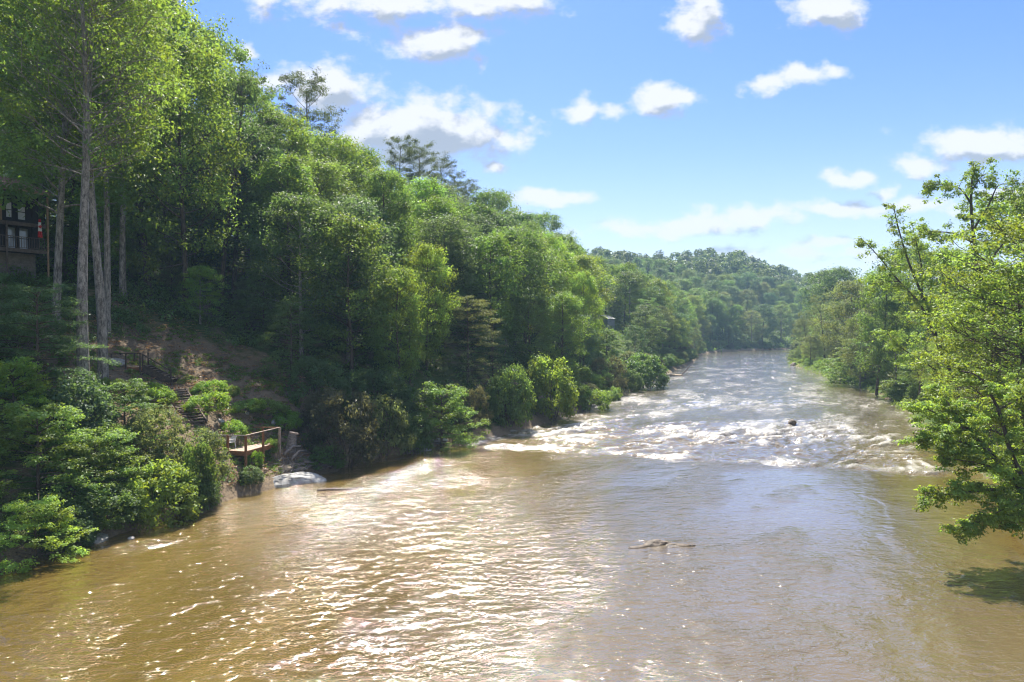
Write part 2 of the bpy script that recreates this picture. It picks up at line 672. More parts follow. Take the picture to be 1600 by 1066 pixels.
M_LEAF = leaf_material()
M_BARK = bark_material('bark_brown', (0.045, 0.034, 0.026), (0.14, 0.11, 0.085))
M_PALE = bark_material('bark_grey', (0.075, 0.068, 0.06), (0.36, 0.33, 0.29))
M_GROUND = ground_material()
M_WATER = water_material()
M_WOOD = plain('deck_wood', (0.17, 0.075, 0.032), (0.30, 0.15, 0.07), 3.0, 0.7, 0.3, (1, 1, 4))
M_PLANK = plain('weathered_plank', (0.27, 0.19, 0.14), (0.48, 0.38, 0.31), 2.5, 0.8, 0.3, (1, 1, 1))
M_STEP = plain('old_tie_wood', (0.085, 0.062, 0.046), (0.20, 0.155, 0.12), 4.0, 0.85, 0.5)
M_RAIL = plain('rail_wood', (0.05, 0.036, 0.026), (0.11, 0.08, 0.055), 4.0, 0.8, 0.3)
M_ROCK = plain('pale_rock', (0.20, 0.19, 0.175), (0.50, 0.49, 0.47), 1.6, 0.8, 0.9)
M_ROCKB = plain('tan_rock', (0.20, 0.15, 0.10), (0.44, 0.35, 0.24), 1.8, 0.85, 0.9)
M_ROCKD = plain('dark_rock', (0.06, 0.047, 0.035), (0.17, 0.13, 0.095), 3.0, 0.6, 0.9)
M_DRIFT = plain('driftwood', (0.10, 0.085, 0.075), (0.33, 0.29, 0.26), 5.0, 0.85, 0.4, (1, 1, 3))
M_PLASTIC = plain('white_plastic', (0.70, 0.71, 0.72), (0.80, 0.80, 0.79), 3.0, 0.4, 0.05, spec=0.5)
M_SIDING = plain('dark_siding', (0.020, 0.018, 0.018), (0.045, 0.040, 0.037), 5.0, 0.7, 0.3, (6, 6, 1))
M_TRIM = plain('brown_trim', (0.09, 0.068, 0.052), (0.16, 0.125, 0.10), 4.0, 0.7, 0.2)
M_TAN = plain('tan_post', (0.26, 0.17, 0.09), (0.38, 0.26, 0.15), 4.0, 0.7, 0.2)
M_SHINGLE = plain('brown_shingle', (0.15, 0.085, 0.055), (0.30, 0.19, 0.13), 4.0, 0.85, 0.4)
M_BLOCK = plain('painted_block', (0.17, 0.15, 0.125), (0.26, 0.235, 0.20), 3.0, 0.85, 0.3)
M_METAL = plain('grey_metal_roof', (0.21, 0.22, 0.23), (0.32, 0.33, 0.34), 2.0, 0.6, 0.1)


def glass_material():
    m, g, out = mat('window_glass')
    tc = g.node('ShaderNodeTexCoord').outputs['Object']
    n = g.noise(tc, 1.2, 3.0)
    p = g.node('ShaderNodeBsdfPrincipled')
    g.put(p.inputs['Base Color'], g.mix(n, (0.20, 0.24, 0.30), (0.42, 0.46, 0.52)))
    p.inputs['Roughness'].default_value = 0.06
    p.inputs['Specular IOR Level'].default_value = 0.9
    g.l.new(p.outputs[0], out.inputs[0])
    return m


M_GLASS = glass_material()
M_BLIND = plain('window_blind', (0.55, 0.57, 0.60), (0.68, 0.69, 0.70), 2.0, 0.6, 0.05)
M_RED = plain('flag_red', (0.48, 0.018, 0.02), (0.60, 0.03, 0.03), 5.0, 0.8, 0.05)
M_WHITE = plain('flag_white', (0.72, 0.72, 0.72), (0.80, 0.80, 0.80), 5.0, 0.8, 0.05)


# ------------------------------------------------------------------ ground (one sheet)
def build_ground():
    X, Y, Z, a, b = GXX, GYY, GZ, GA, GB
    ny, nx = X.shape
    idx = np.arange(nx * ny).reshape(ny, nx)
    Q = np.stack([idx[:-1, :-1], idx[:-1, 1:], idx[1:, 1:], idx[1:, :-1]], -1).reshape(-1, 4)
    bare = (1 - sstep(np.hypot((X + 24) / 11.0, (Y - 52) / 10.0), 0.8, 1.15))
    green = np.where(b > -1, 0.34, 0.0) + np.where(a > 0, 0.22 - 0.24 * bare + 0.1 * sstep(Y, 80, 140), 0)
    # wet mud at the water's edge has no plants
    green = green - 0.5 * (1 - sstep(Z, 0.15, 0.7)) * np.where(a > -8, 1, 0.3)
    me = quad_mesh('ground', np.stack([X, Y, Z], -1).reshape(-1, 3), Q, [M_GROUND], {'green': green.ravel()}, smooth=True)
    tag(link(bpy.data.objects.new('ground', me)), kind='structure')


build_ground()


# ------------------------------------------------------------------ the river
def lip(x, y):
    """Distance downstream of the ledge that crosses the river."""
    return y - (62.2 - 0.33 * (x + 3)) - 0.9 * fbm(x / 6.0, x * 0 + 0.3, 31, 3)


def build_river():
    P = catmull(ST, 60)
    C = 0.5 * (P[:, :2] + P[:, 2:])
    s = np.concatenate([[0], np.cumsum(np.hypot(*np.diff(C, axis=0).T))])
    rows, cur = [], 0.0
    while cur < s[-1]:
        rows.append(cur)
        yy = np.interp(cur, s, C[:, 1])
        xx = np.interp(cur, s, C[:, 0])
        if yy < 18:
            st = 1.2
        else:
            st = float(np.clip(yy * yy / 13500, 0.10, 4.0))
        if xx > 170:
            st = 6.0
        cur += st
    rows = np.array(rows)
    Lr = np.stack([np.interp(rows, s, P[:, 0]), np.interp(rows, s, P[:, 1])], -1)
    Rr = np.stack([np.interp(rows, s, P[:, 2]), np.interp(rows, s, P[:, 3])], -1)
    t = np.linspace(-0.07, 1.07, 400)
    XY = Lr[:, None, :] * (1 - t[None, :, None]) + Rr[:, None, :] * t[None, :, None]
    X, Y = XY[..., 0], XY[..., 1]
    W = np.hypot(*(Rr - Lr).T)
    S = np.repeat(rows[:, None], len(t), 1)
    T = t[None, :] * W[:, None]
    e = lip(X, Y)
    down = sstep(e, -0.2, 1.6)
    rap = sstep(e, 0.0, 1.5) * (1 - 0.70 * sstep(e, 14, 38)) * (1 - 0.6 * sstep(e, 45, 100))
    patch = 0.55 + 0.9 * fbm(S / 16.0, T / 9.0, 41, 3)
    rapn = np.clip(rap * np.clip(patch + 0.25, 0.15, 1.3), 0, 1.3)
    # calm, glassy tongue just above the ledge
    calm = sstep(-e, 0.0, 4) * (1 - sstep(-e, 9, 24))
    chop = 0.62 + 0.55 * sstep(fbm(S / 9.0, T / 4.5, 42, 3), -0.35, 0.5) - 0.45 * calm + 0.55 * rapn
    # the left half, where the current is pushed against the bank, is choppier
    chop = chop + 0.52 * sstep(40 - T, 0, 36) * (1 - sstep(Y, 56, 62)) * (0.5 + 0.5 * sstep(T, 1.0, 6.0))
    chop = np.clip(chop - 0.36 * sstep(T / W[:, None] + 0.12 * fbm(S / 12.0, T / 5.0, 83, 4), 0.22, 1.0) * (1 - sstep(Y, 50, 60)), 0.2, 1.9)
    # real waves
    w1 = fbm(S / 2.1 + 0.4 * perlin(S / 5, T / 5, 3), T / 3.2, 51, 3, 0.55)
    w2 = perlin(S / 0.62 + 0.5 * perlin(S / 2, T / 2, 4), T / 1.0, 52)
    big = fbm(S / 2.6 + 1.2 * perlin(S / 9, T / 7, 8), T / 5.0, 53, 3, 0.5)
    ridge = 1 - np.abs(big) * 2.0
    Z = 0.035 * chop * w1 + 0.016 * chop * w2 + rapn * (0.27 * ridge + 0.15 * w1 - 0.09)
    Z = Z - 0.22 * down + 0.22 * sstep(e, 20, 60) * down
    Z = Z - 0.10 * np.exp(-((e - 0.7) / 0.8) ** 2) + 0.12 * np.exp(-((e - 2.2) / 0.9) ** 2) * np.clip(patch + 0.4, 0, 1.2)
    crest = sstep(ridge + 0.45 * w1, 0.55, 1.25)
    foam = np.clip(rapn * (0.30 + 0.50 * crest) + 0.27 * np.exp(-((e - 2.6) / 1.3) ** 2) * np.clip(patch + 0.35, 0, 1), 0, 1)
    rif = sstep(fbm(S / 11.0, T / 5.0, 71, 3), -0.25, 0.5)
    foam = foam + sstep(e, 14, 34) * (0.22 + 0.18 * rif + 0.12 * crest) * (1 - 0.35 * sstep(e, 120, 260))
    chop = chop + sstep(e, 14, 40) * (0.30 + 0.35 * rif)
    # water breaking over the sunken mound and round the mid-stream rock
    for (cx, cyy, rad, am) in MOUNDS:
        q = np.exp(-(((X - cx) / (1.5 * rad)) ** 2 + ((Y - cyy) / rad) ** 2))
        Z = Z + 0.16 * am * q
        foam = foam + am * 0.34 * np.exp(-((np.hypot((X - cx) / 2.0, (Y - cyy - 0.6)) / rad - 0.8) / 0.45) ** 2) * (0.6 + 0.8 * perlin(S / 0.7, T / 1.1, 61))
    foam = np.clip(foam, 0, 1)
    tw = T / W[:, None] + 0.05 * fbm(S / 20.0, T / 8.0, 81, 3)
    mid = np.clip(sstep(tw, 0.28, 0.5) * (1 - sstep(tw, 0.74, 0.9)) + sstep(Y, 66, 95), 0, 1)  # where the grey sky sheen is painted, mid-channel and the far reach
    flow = np.stack([S, T, np.zeros_like(S)], -1)
    ny, nx = X.shape
    idx = np.arange(nx * ny).reshape(ny, nx)
    Q = np.stack([idx[:-1, :-1], idx[:-1, 1:], idx[1:, 1:], idx[1:, :-1]], -1).reshape(-1, 4)
    me = quad_mesh('river', np.stack([X, Y, Z], -1).reshape(-1, 3), Q, [M_WATER],
                   {'flow': flow.reshape(-1, 3), 'foam': foam.ravel(), 'chop': chop.ravel(), 'mid': mid.ravel()}, smooth=True)
    tag(link(bpy.data.objects.new('river', me)), kind='structure')


MOUNDS = [(-2.9, 51.0, 1.5, 0.9), (7.4, 35.0, 0.8, 0.35), (32.2, 78.5, 0.9, 0.5)]
build_river()


# ------------------------------------------------------------------ trees and bushes
class Plant:
    """Skeleton of tapered limbs plus clumps of leaf-sized faces."""
    def __init__(self, seed):
        self.r = np.random.default_rng(seed)
        self.seg = MB()
        self.cl = []          # (centre, radii, count, tint, leaf scale)

    def limb(self, pts, r0, r1, sides=6):
        n = len(pts)
        rad = [r0 + (r1 - r0) * (i / (n - 1)) ** 0.8 for i in range(n)]
        self.seg.tube(pts, rad, sides, cap=False)

    def curve(self, a, d, L, n=5, up=0.25, wob=0.24):
        """Points of a limb that starts at a in direction d and curls upward."""
        p, d = np.array(a, float), np.array(d, float)
        out = [p.copy()]
        for i in range(n):
            d = d + np.array([0, 0, up / n]) + self.r.normal(0, wob, 3) * 0.5
            d /= np.linalg.norm(d)
            p = p + d * (L / n)
            out.append(p.copy())
        return out

    def clump(self, c, rad, n, tint=None, ls=1.0):
        t = self.r.uniform(0.25, 0.75) if tint is None else tint
        self.cl.append((np.array(c, float), np.array(rad, float), int(n), t, ls))

    def crown_mesh(self, name, leaf, flat=0.55, aspect=0.62, up=0.5):
        r = self.r
        C = np.concatenate([np.repeat(c[None], n, 0) for c, _, n, _, _ in self.cl])
        RD = np.concatenate([np.repeat(q[None], n, 0) for _, q, n, _, _ in self.cl])
        T = np.concatenate([np.full(n, t) for _, _, n, t, _ in self.cl])
        LS = np.concatenate([np.full(n, s) for _, _, n, _, s in self.cl])
        N = len(C)
        d = r.normal(size=(N, 3))
        d /= np.linalg.norm(d, axis=1)[:, None]
        rr = r.uniform(0, 1, N) ** 0.4
        pos = C + d * rr[:, None] * RD * (1 + 0.25 * r.normal(size=(N, 1)))
        nrm = d * 0.95 + np.array([0, 0, up]) + r.normal(size=(N, 3)) * 0.5
        nrm /= np.linalg.norm(nrm, axis=1)[:, None]
        a = np.cross(nrm, r.normal(size=(N, 3)))
        a /= np.linalg.norm(a, axis=1)[:, None] + 1e-9
        b = np.cross(nrm, a)
        sz = leaf * LS * np.exp(r.normal(0, 0.28, N))
        a = a * (sz * 0.5)[:, None]
        b = b * (sz * 0.5 * aspect)[:, None]
        fold = nrm * (sz * 0.10)[:, None]
        V = np.stack([pos - a, pos - b * 1.0 + fold, pos + a * 1.0, pos + b + fold], 1).reshape(-1, 3)
        Q = np.arange(N * 4).reshape(-1, 4)
        tint = np.clip(T + r.normal(0, 0.13, N), 0, 1)
        return quad_mesh(name, V, Q, [M_LEAF], {'tint': np.repeat(tint, 4)})

    def wood_mesh(self, name, m):
        me = bpy.data.meshes.new(name)
        me.from_pydata(self.seg.v, [], self.seg.f)
        me.materials.append(m)
        me.polygons.foreach_set('use_smooth', np.ones(len(me.polygons), dtype=bool))
        me.update()
        return me


def profile(shape, t):
    if shape == 'cone':
        return (1 - t) ** 0.75 * (0.55 + 0.45 * min(1, t / 0.12)) + 0.05
    if shape == 'round':
        return math.sqrt(max(0.0, 1 - (2 * t - 0.95) ** 2 * 0.92)) * 0.95 + 0.05
    if shape == 'vase':
        return 0.35 + 0.75 * math.sin(math.pi * min(1, t * 0.75 + 0.08))
    return math.sin(math.pi * min(1, 0.12 + 0.83 * t ** 0.85)) ** 0.75 + 0.06      # ovoid


def grow_tree(seed, H, base, Rc, shape='ovoid', nb=34, nsub=5, cr=0.85, per=55, leaf=0.25, tr=0.30, lean=(0, 0), rise=0.5, flat=0.78, sparse=0.0, limb=0.34):
    """Broadleaf tree of height H; crown from base (a share of H) with radius Rc."""
    p = Plant(seed)
    r = p.r
    n = 9
    trunk = []
    wx, wy = r.normal(0, 0.10, 2)
    for i in range(n + 1):
        t = i / n
        trunk.append(np.array([lean[0] * H * t ** 1.2 + wx * H * 0.06 * math.sin(2.3 * t * 3), lean[1] * H * t ** 1.2 + wy * H * 0.06 * math.sin(2 * t * 3 + 1), -1.2 + (H * 0.96 + 1.2) * t]))
    p.seg.tube(trunk, [tr * (1.28 if i == 0 else 1.0) * (1 - 0.93 * (i / n) ** 1.15) + 0.02 for i in range(n + 1)], 9, cap=False)

    def on_trunk(t):
        z = t * n
        i = min(n - 1, int(z))
        return trunk[i] + (trunk[i + 1] - trunk[i]) * (z - i)
    az = r.uniform(0, 6.28)
    z0 = (base * H + 1.2) / (H * 0.96 + 1.2)
    for k in range(nb):
        u = (k + 0.5) / nb
        az += 2.4 + r.normal(0, 0.35)
        t = z0 + (1 - z0) * (u ** 0.9) * 0.97
        if sparse and r.uniform() < sparse:
            continue
        a = on_trunk(t)
        L = Rc * profile(shape, u) * r.uniform(0.72, 1.15)
        el = rise * (0.25 + 0.9 * u) + r.normal(0, 0.12)
        d = (math.cos(az) * math.cos(el), math.sin(az) * math.cos(el), math.sin(el))
        pts = p.curve(a, d, L, 5, 0.28 + 0.25 * rise)
        p.limb(pts, max(0.03, tr * limb * (1 - 0.75 * u)), 0.014, 5)
        tb = r.uniform(0.2, 0.8)
        for j in range(nsub):
            q = 0.24 + 0.76 * (j + r.uniform(0, 0.9)) / nsub
            zz = q * 5
            i = min(4, int(zz))
            b0 = pts[i] + (pts[i + 1] - pts[i]) * (zz - i)
            a2 = az + (1 if j % 2 else -1) * r.uniform(0.4, 1.2)
            l2 = (0.25 + 0.4 * (1 - q)) * L * r.uniform(0.7, 1.2) + 0.3
            d2 = (math.cos(a2), math.sin(a2), r.uniform(-0.05, 0.75))
            sp = p.curve(b0, np.array(d2) / np.linalg.norm(d2), l2, 3, 0.2)
            if per > 20:
                p.limb(sp, 0.022, 0.008, 4)
            s = cr * r.uniform(0.7, 1.3)
            p.clump(sp[-1], (s, s, s * flat), per * r.uniform(0.6, 1.2), np.clip(tb + r.normal(0, 0.16), 0.02, 0.98))
        s = cr * r.uniform(0.75, 1.15)
        p.clump(pts[-1], (s, s, s * flat), per, np.clip(tb + 0.1, 0, 1))
    # leader
    for k in range(3):
        s = cr * r.uniform(0.6, 1.0)
        p.clump(trunk[-1] + r.normal(0, 0.35, 3) * cr, (s, s, s * 0.9), per * 0.8)
    return p


def grow_pine(seed, H, base, Rc, nb=34, tr=0.24, cr=0.78, per=90, leaf=0.2):
    p = Plant(seed)
    r = p.r
    n = 8
    bx, by = r.normal(0, 0.35, 2)
    trunk = [np.array([bx * math.sin(3 * i / n), by * math.sin(2.4 * i / n + .4), -1.2 + (H + 0.9) * i / n]) for i in range(n + 1)]
    p.seg.tube(trunk, [tr * (1 - 0.85 * (i / n)) + 0.02 for i in range(n + 1)], 8, cap=False)
    az = 0
    for k in range(nb):
        u = (k + 0.4) / nb
        az += 2.4 + r.normal(0, 0.5)
        z = (base + (1 - base) * u) * H
        f = (z + 1.2) / (H + 0.9) * n
        i = min(n - 1, int(f))
        a = trunk[i] + (trunk[i + 1] - trunk[i]) * (f - i)
        L = Rc * (0.45 + 0.75 * math.sin(math.pi * (0.18 + 0.72 * u))) * r.uniform(0.5, 1.15)
        el = 0.02 + 0.75 * u + r.normal(0, 0.15)
        d = (math.cos(az) * math.cos(el), math.sin(az) * math.cos(el), math.sin(el))
        pts = p.curve(a, d, L, 5, 0.35, 0.2)
        p.limb(pts, max(0.03, tr * 0.3 * (1 - 0.6 * u)), 0.014, 5)
        for j in range(5):
            q = 0.45 + 0.55 * (j + r.uniform(0, .8)) / 5
            zz = q * 5
            i = min(4, int(zz))
            b0 = pts[i] + (pts[i + 1] - pts[i]) * (zz - i)
            e = b0 + np.array([math.cos(az + (j % 2 - .5) * 2) * 0.5, math.sin(az + (j % 2 - .5) * 2) * 0.5, r.uniform(0.1, 0.55)]) * r.uniform(0.6, 1.5)
            p.limb([b0, 0.5 * (b0 + e) + np.array([0, 0, .05]), e], 0.018, 0.008, 4)
            s = cr * r.uniform(0.65, 1.25)
            p.clump(e, (s, s, s * 0.6), per * r.uniform(0.6, 1.1), r.uniform(0.1, 0.7))
    return p


def grow_layered(seed, H, Rc, nb=22, cr=0.6, per=60, leaf=0.17, tr=0.12, droop=0.15, lean=(0, 0), base=0.12):
    """Understorey tree: flat sprays held in tiers."""
    p = Plant(seed)
    r = p.r
    n = 6
    trunk = [np.array([lean[0] * H * (i / n) ** 1.3, lean[1] * H * (i / n) ** 1.3, -0.8 + (H * 0.95 + 0.8) * i / n]) for i in range(n + 1)]
    p.seg.tube(trunk, [tr * (1 - 0.85 * i / n) + 0.015 for i in range(n + 1)], 7, cap=False)
    az = r.uniform(0, 6)
    for k in range(nb):
        u = (k + 0.5) / nb
        az += 2.4 + r.normal(0, 0.3)
        f = (base + (1 - base) * u) * n
        i = min(n - 1, int(f))
        a = trunk[i] + (trunk[i + 1] - trunk[i]) * (f - i)
        L = Rc * (1 - 0.62 * u ** 2.6) * r.uniform(0.75, 1.15)
        el = 0.2 + 0.55 * u * u
        d = (math.cos(az) * math.cos(el), math.sin(az) * math.cos(el), math.sin(el))
        pts = p.curve(a, d, L, 5, -droop * 2.2, 0.1)
        p.limb(pts, max(0.02, tr * 0.35), 0.008, 5)
        tb = r.uniform(0.25, 0.9)
        m = 7
        for j in range(m):
            q = 0.3 + 0.7 * (j + r.uniform(0, .7)) / m
            zz = min(4.99, q * 5)
            i = int(zz)
            b0 = pts[i] + (pts[i + 1] - pts[i]) * (zz - i)
            side = (1 if j % 2 else -1) * (0.55 + 0.3 * r.uniform())
            l2 = (0.18 + 0.3 * (1 - q)) * L + 0.15
            e = b0 + np.array([math.cos(az + side) * l2, math.sin(az + side) * l2, r.uniform(-0.25, 0.25)])
            s = cr * r.uniform(0.7, 1.25)
            p.clump(e, (s, s, s * 0.34), per * r.uniform(0.6, 1.1), np.clip(tb + r.normal(0, .12), 0, 1))
    return p


def grow_bush(seed, H, Rc, stems=9, cr=0.34, per=70, leaf=0.13, ncl=110, flat=0.7):
    """Rounded bush: stems from the base, leaf clumps through an uneven dome."""
    p = Plant(seed)
    r = p.r
    for k in range(stems):
        az = k * 2.4 + r.normal(0, .3)
        el = r.uniform(0.7, 1.35)
        d = (math.cos(az) * math.cos(el), math.sin(az) * math.cos(el), math.sin(el))
        pts = p.curve((0.1 * math.cos(az), 0.1 * math.sin(az), -0.4), d, H * 0.85, 5, 0.1, 0.25)
        p.limb(pts, 0.045, 0.012, 5)
    lob = [(r.uniform(0, 6.28), r.uniform(0.2, 1.0), r.uniform(0.75, 1.2)) for _ in range(7)]
    for k in range(ncl):
        az = r.uniform(0, 6.28)
        zt = r.uniform(0, 1)
        rad = math.sqrt(max(0.02, 1 - (zt * 1.15 - 0.25) ** 2))
        s = 1.0
        for la, lz, lv in lob:
            w = math.exp(-((math.cos(az - la) - 1) ** 2) * 2 - ((zt - lz) / 0.3) ** 2)
            s += (lv - 1) * w
        f = r.uniform(0.55, 1.0) ** 0.5 * s
        c = (math.cos(az) * rad * Rc * f, math.sin(az) * rad * Rc * f, 0.08 * H + zt * H * 0.86 * s)
        q = cr * r.uniform(0.7, 1.35)
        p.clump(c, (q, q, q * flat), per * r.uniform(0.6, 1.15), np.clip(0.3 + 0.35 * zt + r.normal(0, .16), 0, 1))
    return p


PROTO = {}


def register(key, p, H, leaf, bark, aspect=0.62, up=0.5):
    PROTO[key] = (p.crown_mesh('crown_' + key, leaf, aspect=aspect, up=up), p.wood_mesh('trunk_' + key, bark), H)


def plant(key, x, y, H, rz, color, name, label, group=None, cat='tree', wide=1.0, z=None, parts=True, tilt=(0, 0)):
    """One tree or bush: an empty at its base carrying trunk and crown."""
    cm, tm, H0 = PROTO[key]
    s = H / H0
    t = empty(name, (x, y, gz(x, y) - 0.05 if z is None else z), rz, label, cat, group)
    t.rotation_euler = (tilt[0], tilt[1], rz)
    t.scale = (s * wide, s * wide, s)
    bush = cat in ('bush', 'shrub')
    c = link(bpy.data.objects.new('foliage' if bush else 'crown', cm), t)
    c.color = tuple(color) + (1.0,)
    link(bpy.data.objects.new('stems' if bush else 'trunk', tm), t)
    return t


rnd = random.Random(7)
register('tulip', grow_tree(101, 30, 0.46, 6.4, 'ovoid', 60, 7, 0.78, 46, 0.20, 0.36, rise=0.8, limb=0.17), 30, 0.19, M_PALE)
register('oak', grow_tree(102, 22, 0.20, 6.0, 'round', 44, 5, 1.25, 76, 0.24, 0.30, rise=0.55), 22, 0.27, M_BARK)
register('maple', grow_tree(103, 20, 0.16, 5.2, 'ovoid', 42, 5, 1.15, 74, 0.22, 0.24, rise=0.6), 20, 0.25, M_BARK)
register('poplar', grow_tree(104, 24, 0.12, 5.2, 'ovoid', 50, 5, 1.15, 74, 0.24, 0.28, rise=0.45), 24, 0.27, M_BARK)
register('hickory', grow_tree(105, 23, 0.30, 5.2, 'ovoid', 38, 5, 1.25, 76, 0.25, 0.26, rise=0.8, lean=(0.05, 0.02)), 23, 0.28, M_PALE)
register('beech', grow_tree(106, 18, 0.12, 5.0, 'ovoid', 38, 5, 1.05, 74, 0.22, 0.24, rise=0.4, flat=0.6), 18, 0.26, M_PALE)
register('open', grow_tree(107, 21, 0.30, 5.4, 'vase', 26, 6, 0.62, 50, 0.21, 0.26, rise=0.95, lean=(-0.12, 0.0), flat=0.7), 21, 0.21, M_BARK)
register('dense', grow_tree(108, 17, 0.10, 4.4, 'round', 38, 5, 1.1, 74, 0.23, 0.22, rise=0.5), 17, 0.26, M_BARK)
register('pine', grow_pine(111, 25, 0.52, 4.2), 25, 0.24, M_BARK, aspect=0.3)
register('pine_tall', grow_pine(112, 28, 0.62, 3.8, nb=30), 28, 0.24, M_BARK, aspect=0.3)
register('layered', grow_layered(121, 5.0, 3.4, 38, 0.5, 70, 0.15, base=0.05), 5.0, 0.16, M_BARK, up=1.2)
register('hemlock', grow_layered(122, 11, 4.2, 46, 0.66, 60, 0.14, 0.16, droop=0.3), 11, 0.16, M_BARK, aspect=0.4, up=1.0)
register('near_maple', grow_tree(141, 13, 0.12, 4.6, 'ovoid', 46, 8, 0.62, 66, 0.13, 0.17, rise=0.4, flat=0.4), 13, 0.13, M_BARK, up=0.9)
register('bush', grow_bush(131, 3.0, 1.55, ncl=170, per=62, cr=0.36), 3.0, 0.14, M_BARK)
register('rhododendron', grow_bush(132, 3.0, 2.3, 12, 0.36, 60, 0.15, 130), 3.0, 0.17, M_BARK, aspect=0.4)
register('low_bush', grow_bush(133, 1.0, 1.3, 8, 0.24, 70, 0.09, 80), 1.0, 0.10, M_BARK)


# ------------------------------------------------------------------ house on the slope
def build_house():
    O = Vector((-40.9, 60.4, 0))
    zb = 13.6
    h = empty('hillside_house', (O.x, O.y, zb), R(60), 'dark timber house with two balconies and pale block base among tall trees', 'house')
    Z1, Z2, ZE = 4.1, 6.35, 9.0        # lower balcony floor, upper floor line, eave (above the base)

    def part(name, m, fn, parent=h):
        b = MB()
        fn(b)
        return b.build(name, m, parent)
    part('block_wall', M_BLOCK, lambda b: b.box(-9, -0.2, 1.8, 7.5, -1.5, Z1 - 0.25))
    part('timber_wall', M_SIDING, lambda b: b.box(-9, 0.1, 1.8, 8.0, Z1 - 0.247, ZE))
    # boards of the wall
    for k in range(21):
        x = -8.9 + 0.42 * k
        part('batten', M_SIDING, lambda b: b.box(x, x + 0.05, 1.765, 1.797, Z1, ZE - 0.05))
    # roof: two slopes, ridge running back from the river side
    def roof(b):
        b.add([(-9.6, -0.5, ZE - 0.1), (0.2, -0.5, ZE - 0.1), (0.2, 4.8, ZE + 1.7), (-9.6, 4.8, ZE + 1.7),
               (-9.6, -0.5, ZE + 0.06), (0.2, -0.5, ZE + 0.06), (0.2, 4.8, ZE + 1.88), (-9.6, 4.8, ZE + 1.88)],
              [(3, 2, 1, 0), (4, 5, 6, 7), (0, 1, 5, 4), (1, 2, 6, 5), (2, 3, 7, 6), (3, 0, 4, 7)])
        b.add([(-9.6, 4.803, ZE + 1.7), (0.2, 4.803, ZE + 1.7), (0.2, 9.6, ZE), (-9.6, 9.6, ZE),
               (-9.6, 4.803, ZE + 1.88), (0.2, 4.803, ZE + 1.88), (0.2, 9.6, ZE + 0.16), (-9.6, 9.6, ZE + 0.16)],
              [(3, 2, 1, 0), (4, 5, 6, 7), (0, 1, 5, 4), (1, 2, 6, 5), (2, 3, 7, 6), (3, 0, 4, 7)])
    rf = part('roof', M_SHINGLE, roof)
    part('fascia', M_TAN, lambda b: b.box(-9.6, 0.2, -0.54, -0.503, ZE - 0.14, ZE + 0.05), rf)
    # porch roof edge lower at the left
    part('porch_roof', M_SHINGLE, lambda b: b.add([(-9.4, -1.0, Z2 + 0.25), (-4.6, -1.0, Z2 + 0.25), (-4.6, 1.79, Z2 + 1.0), (-9.4, 1.79, Z2 + 1.0),
                                                    (-9.4, -1.0, Z2 + 0.37), (-4.6, -1.0, Z2 + 0.37), (-4.6, 1.79, Z2 + 1.12), (-9.4, 1.79, Z2 + 1.12)],
                                                   [(3, 2, 1, 0), (4, 5, 6, 7), (0, 1, 5, 4), (1, 2, 6, 5), (2, 3, 7, 6), (3, 0, 4, 7)]))
    for z, nm in ((Z1, 'lower_balcony'), (Z2, 'upper_balcony')):
        bal = part(nm, M_TRIM, lambda b: (b.box(-9, 0, 0.05, 1.79, z - 0.12, z), b.box(-9, 0, 0.0, 0.047, z - 0.30, z + 0.01)))
        if nm == 'lower_balcony':
            part('rail', M_TRIM, lambda b: (b.box(-9, 0, 0.02, 0.10, z + 0.98, z + 1.04), b.box(-9, 0, 0.04, 0.08, z + 0.08, z + 0.12)), bal)
            for k in range(44):
                x = -8.9 + k * 0.2
                part('baluster', M_TRIM, lambda b: b.box(x, x + 0.035, 0.045, 0.075, z + 0.12, z + 0.98), bal)
    for x, m in ((-0.12, M_TAN), (-3.3, M_TRIM), (-6.6, M_TRIM), (-8.9, M_TRIM)):
        part('balcony_post', m, lambda b: b.box(x, x + 0.12, -0.122, -0.002, -1.5 if x > -4 else 0, Z2 - 0.1 if x < -1 else ZE - 0.2))
    part('corner_board', M_TAN, lambda b: b.box(-2.95, -2.8, 1.70, 1.763, Z2 + 0.01, ZE - 0.1))

    def window(x0, x1, z0, z1, fill, bars=2):
        w = part('window', fill, lambda b: b.box(x0 + .05, x1 - .05, 1.755, 1.79, z0 + .05, z1 - .05))
        def fr(b):
            for a in ((x0, x0 + .06, z0, z1), (x1 - .06, x1, z0, z1)):
                b.box(a[0], a[1], 1.70, 1.76, a[2], a[3])
            for zz in (z0, z1 - .06, 0.5 * (z0 + z1) - 0.03):
                b.box(x0 + .062, x1 - .062, 1.704, 1.753, zz, zz + .06)
        part('frame', M_SIDING, fr, w)
    window(-2.55, -2.0, Z2 + 0.50, Z2 + 1.9, M_BLIND)
    window(-1.65, -0.95, Z2 + 0.40, Z2 + 1.85, M_BLIND)
    window(-5.6, -4.2, Z2 + 0.55, Z2 + 1.95, M_BLIND)
    window(-2.55, -1.75, Z1 + 0.1, Z1 + 2.0, M_GLASS)
    window(-1.55, -0.75, Z1 + 0.1, Z1 + 2.0, M_GLASS)
    window(-5.4, -3.9, Z1 + 0.1, Z1 + 2.0, M_GLASS)

    # flag that hangs from a short pole on the balcony edge
    f = empty('flag', h.matrix_basis @ Vector((-0.9, -0.25, Z1 + 2.35)), R(60), 'red and white maple leaf flag hanging limp from the dark balcony', 'flag')
    f.scale = (0.8, 0.8, 0.8)
    b = MB()
    b.tube([(0, 0.25, -0.1), (0, -0.15, 0.28), (0, -0.32, 0.42)], 0.02, 6)
    b.build('pole', M_TRIM, f)

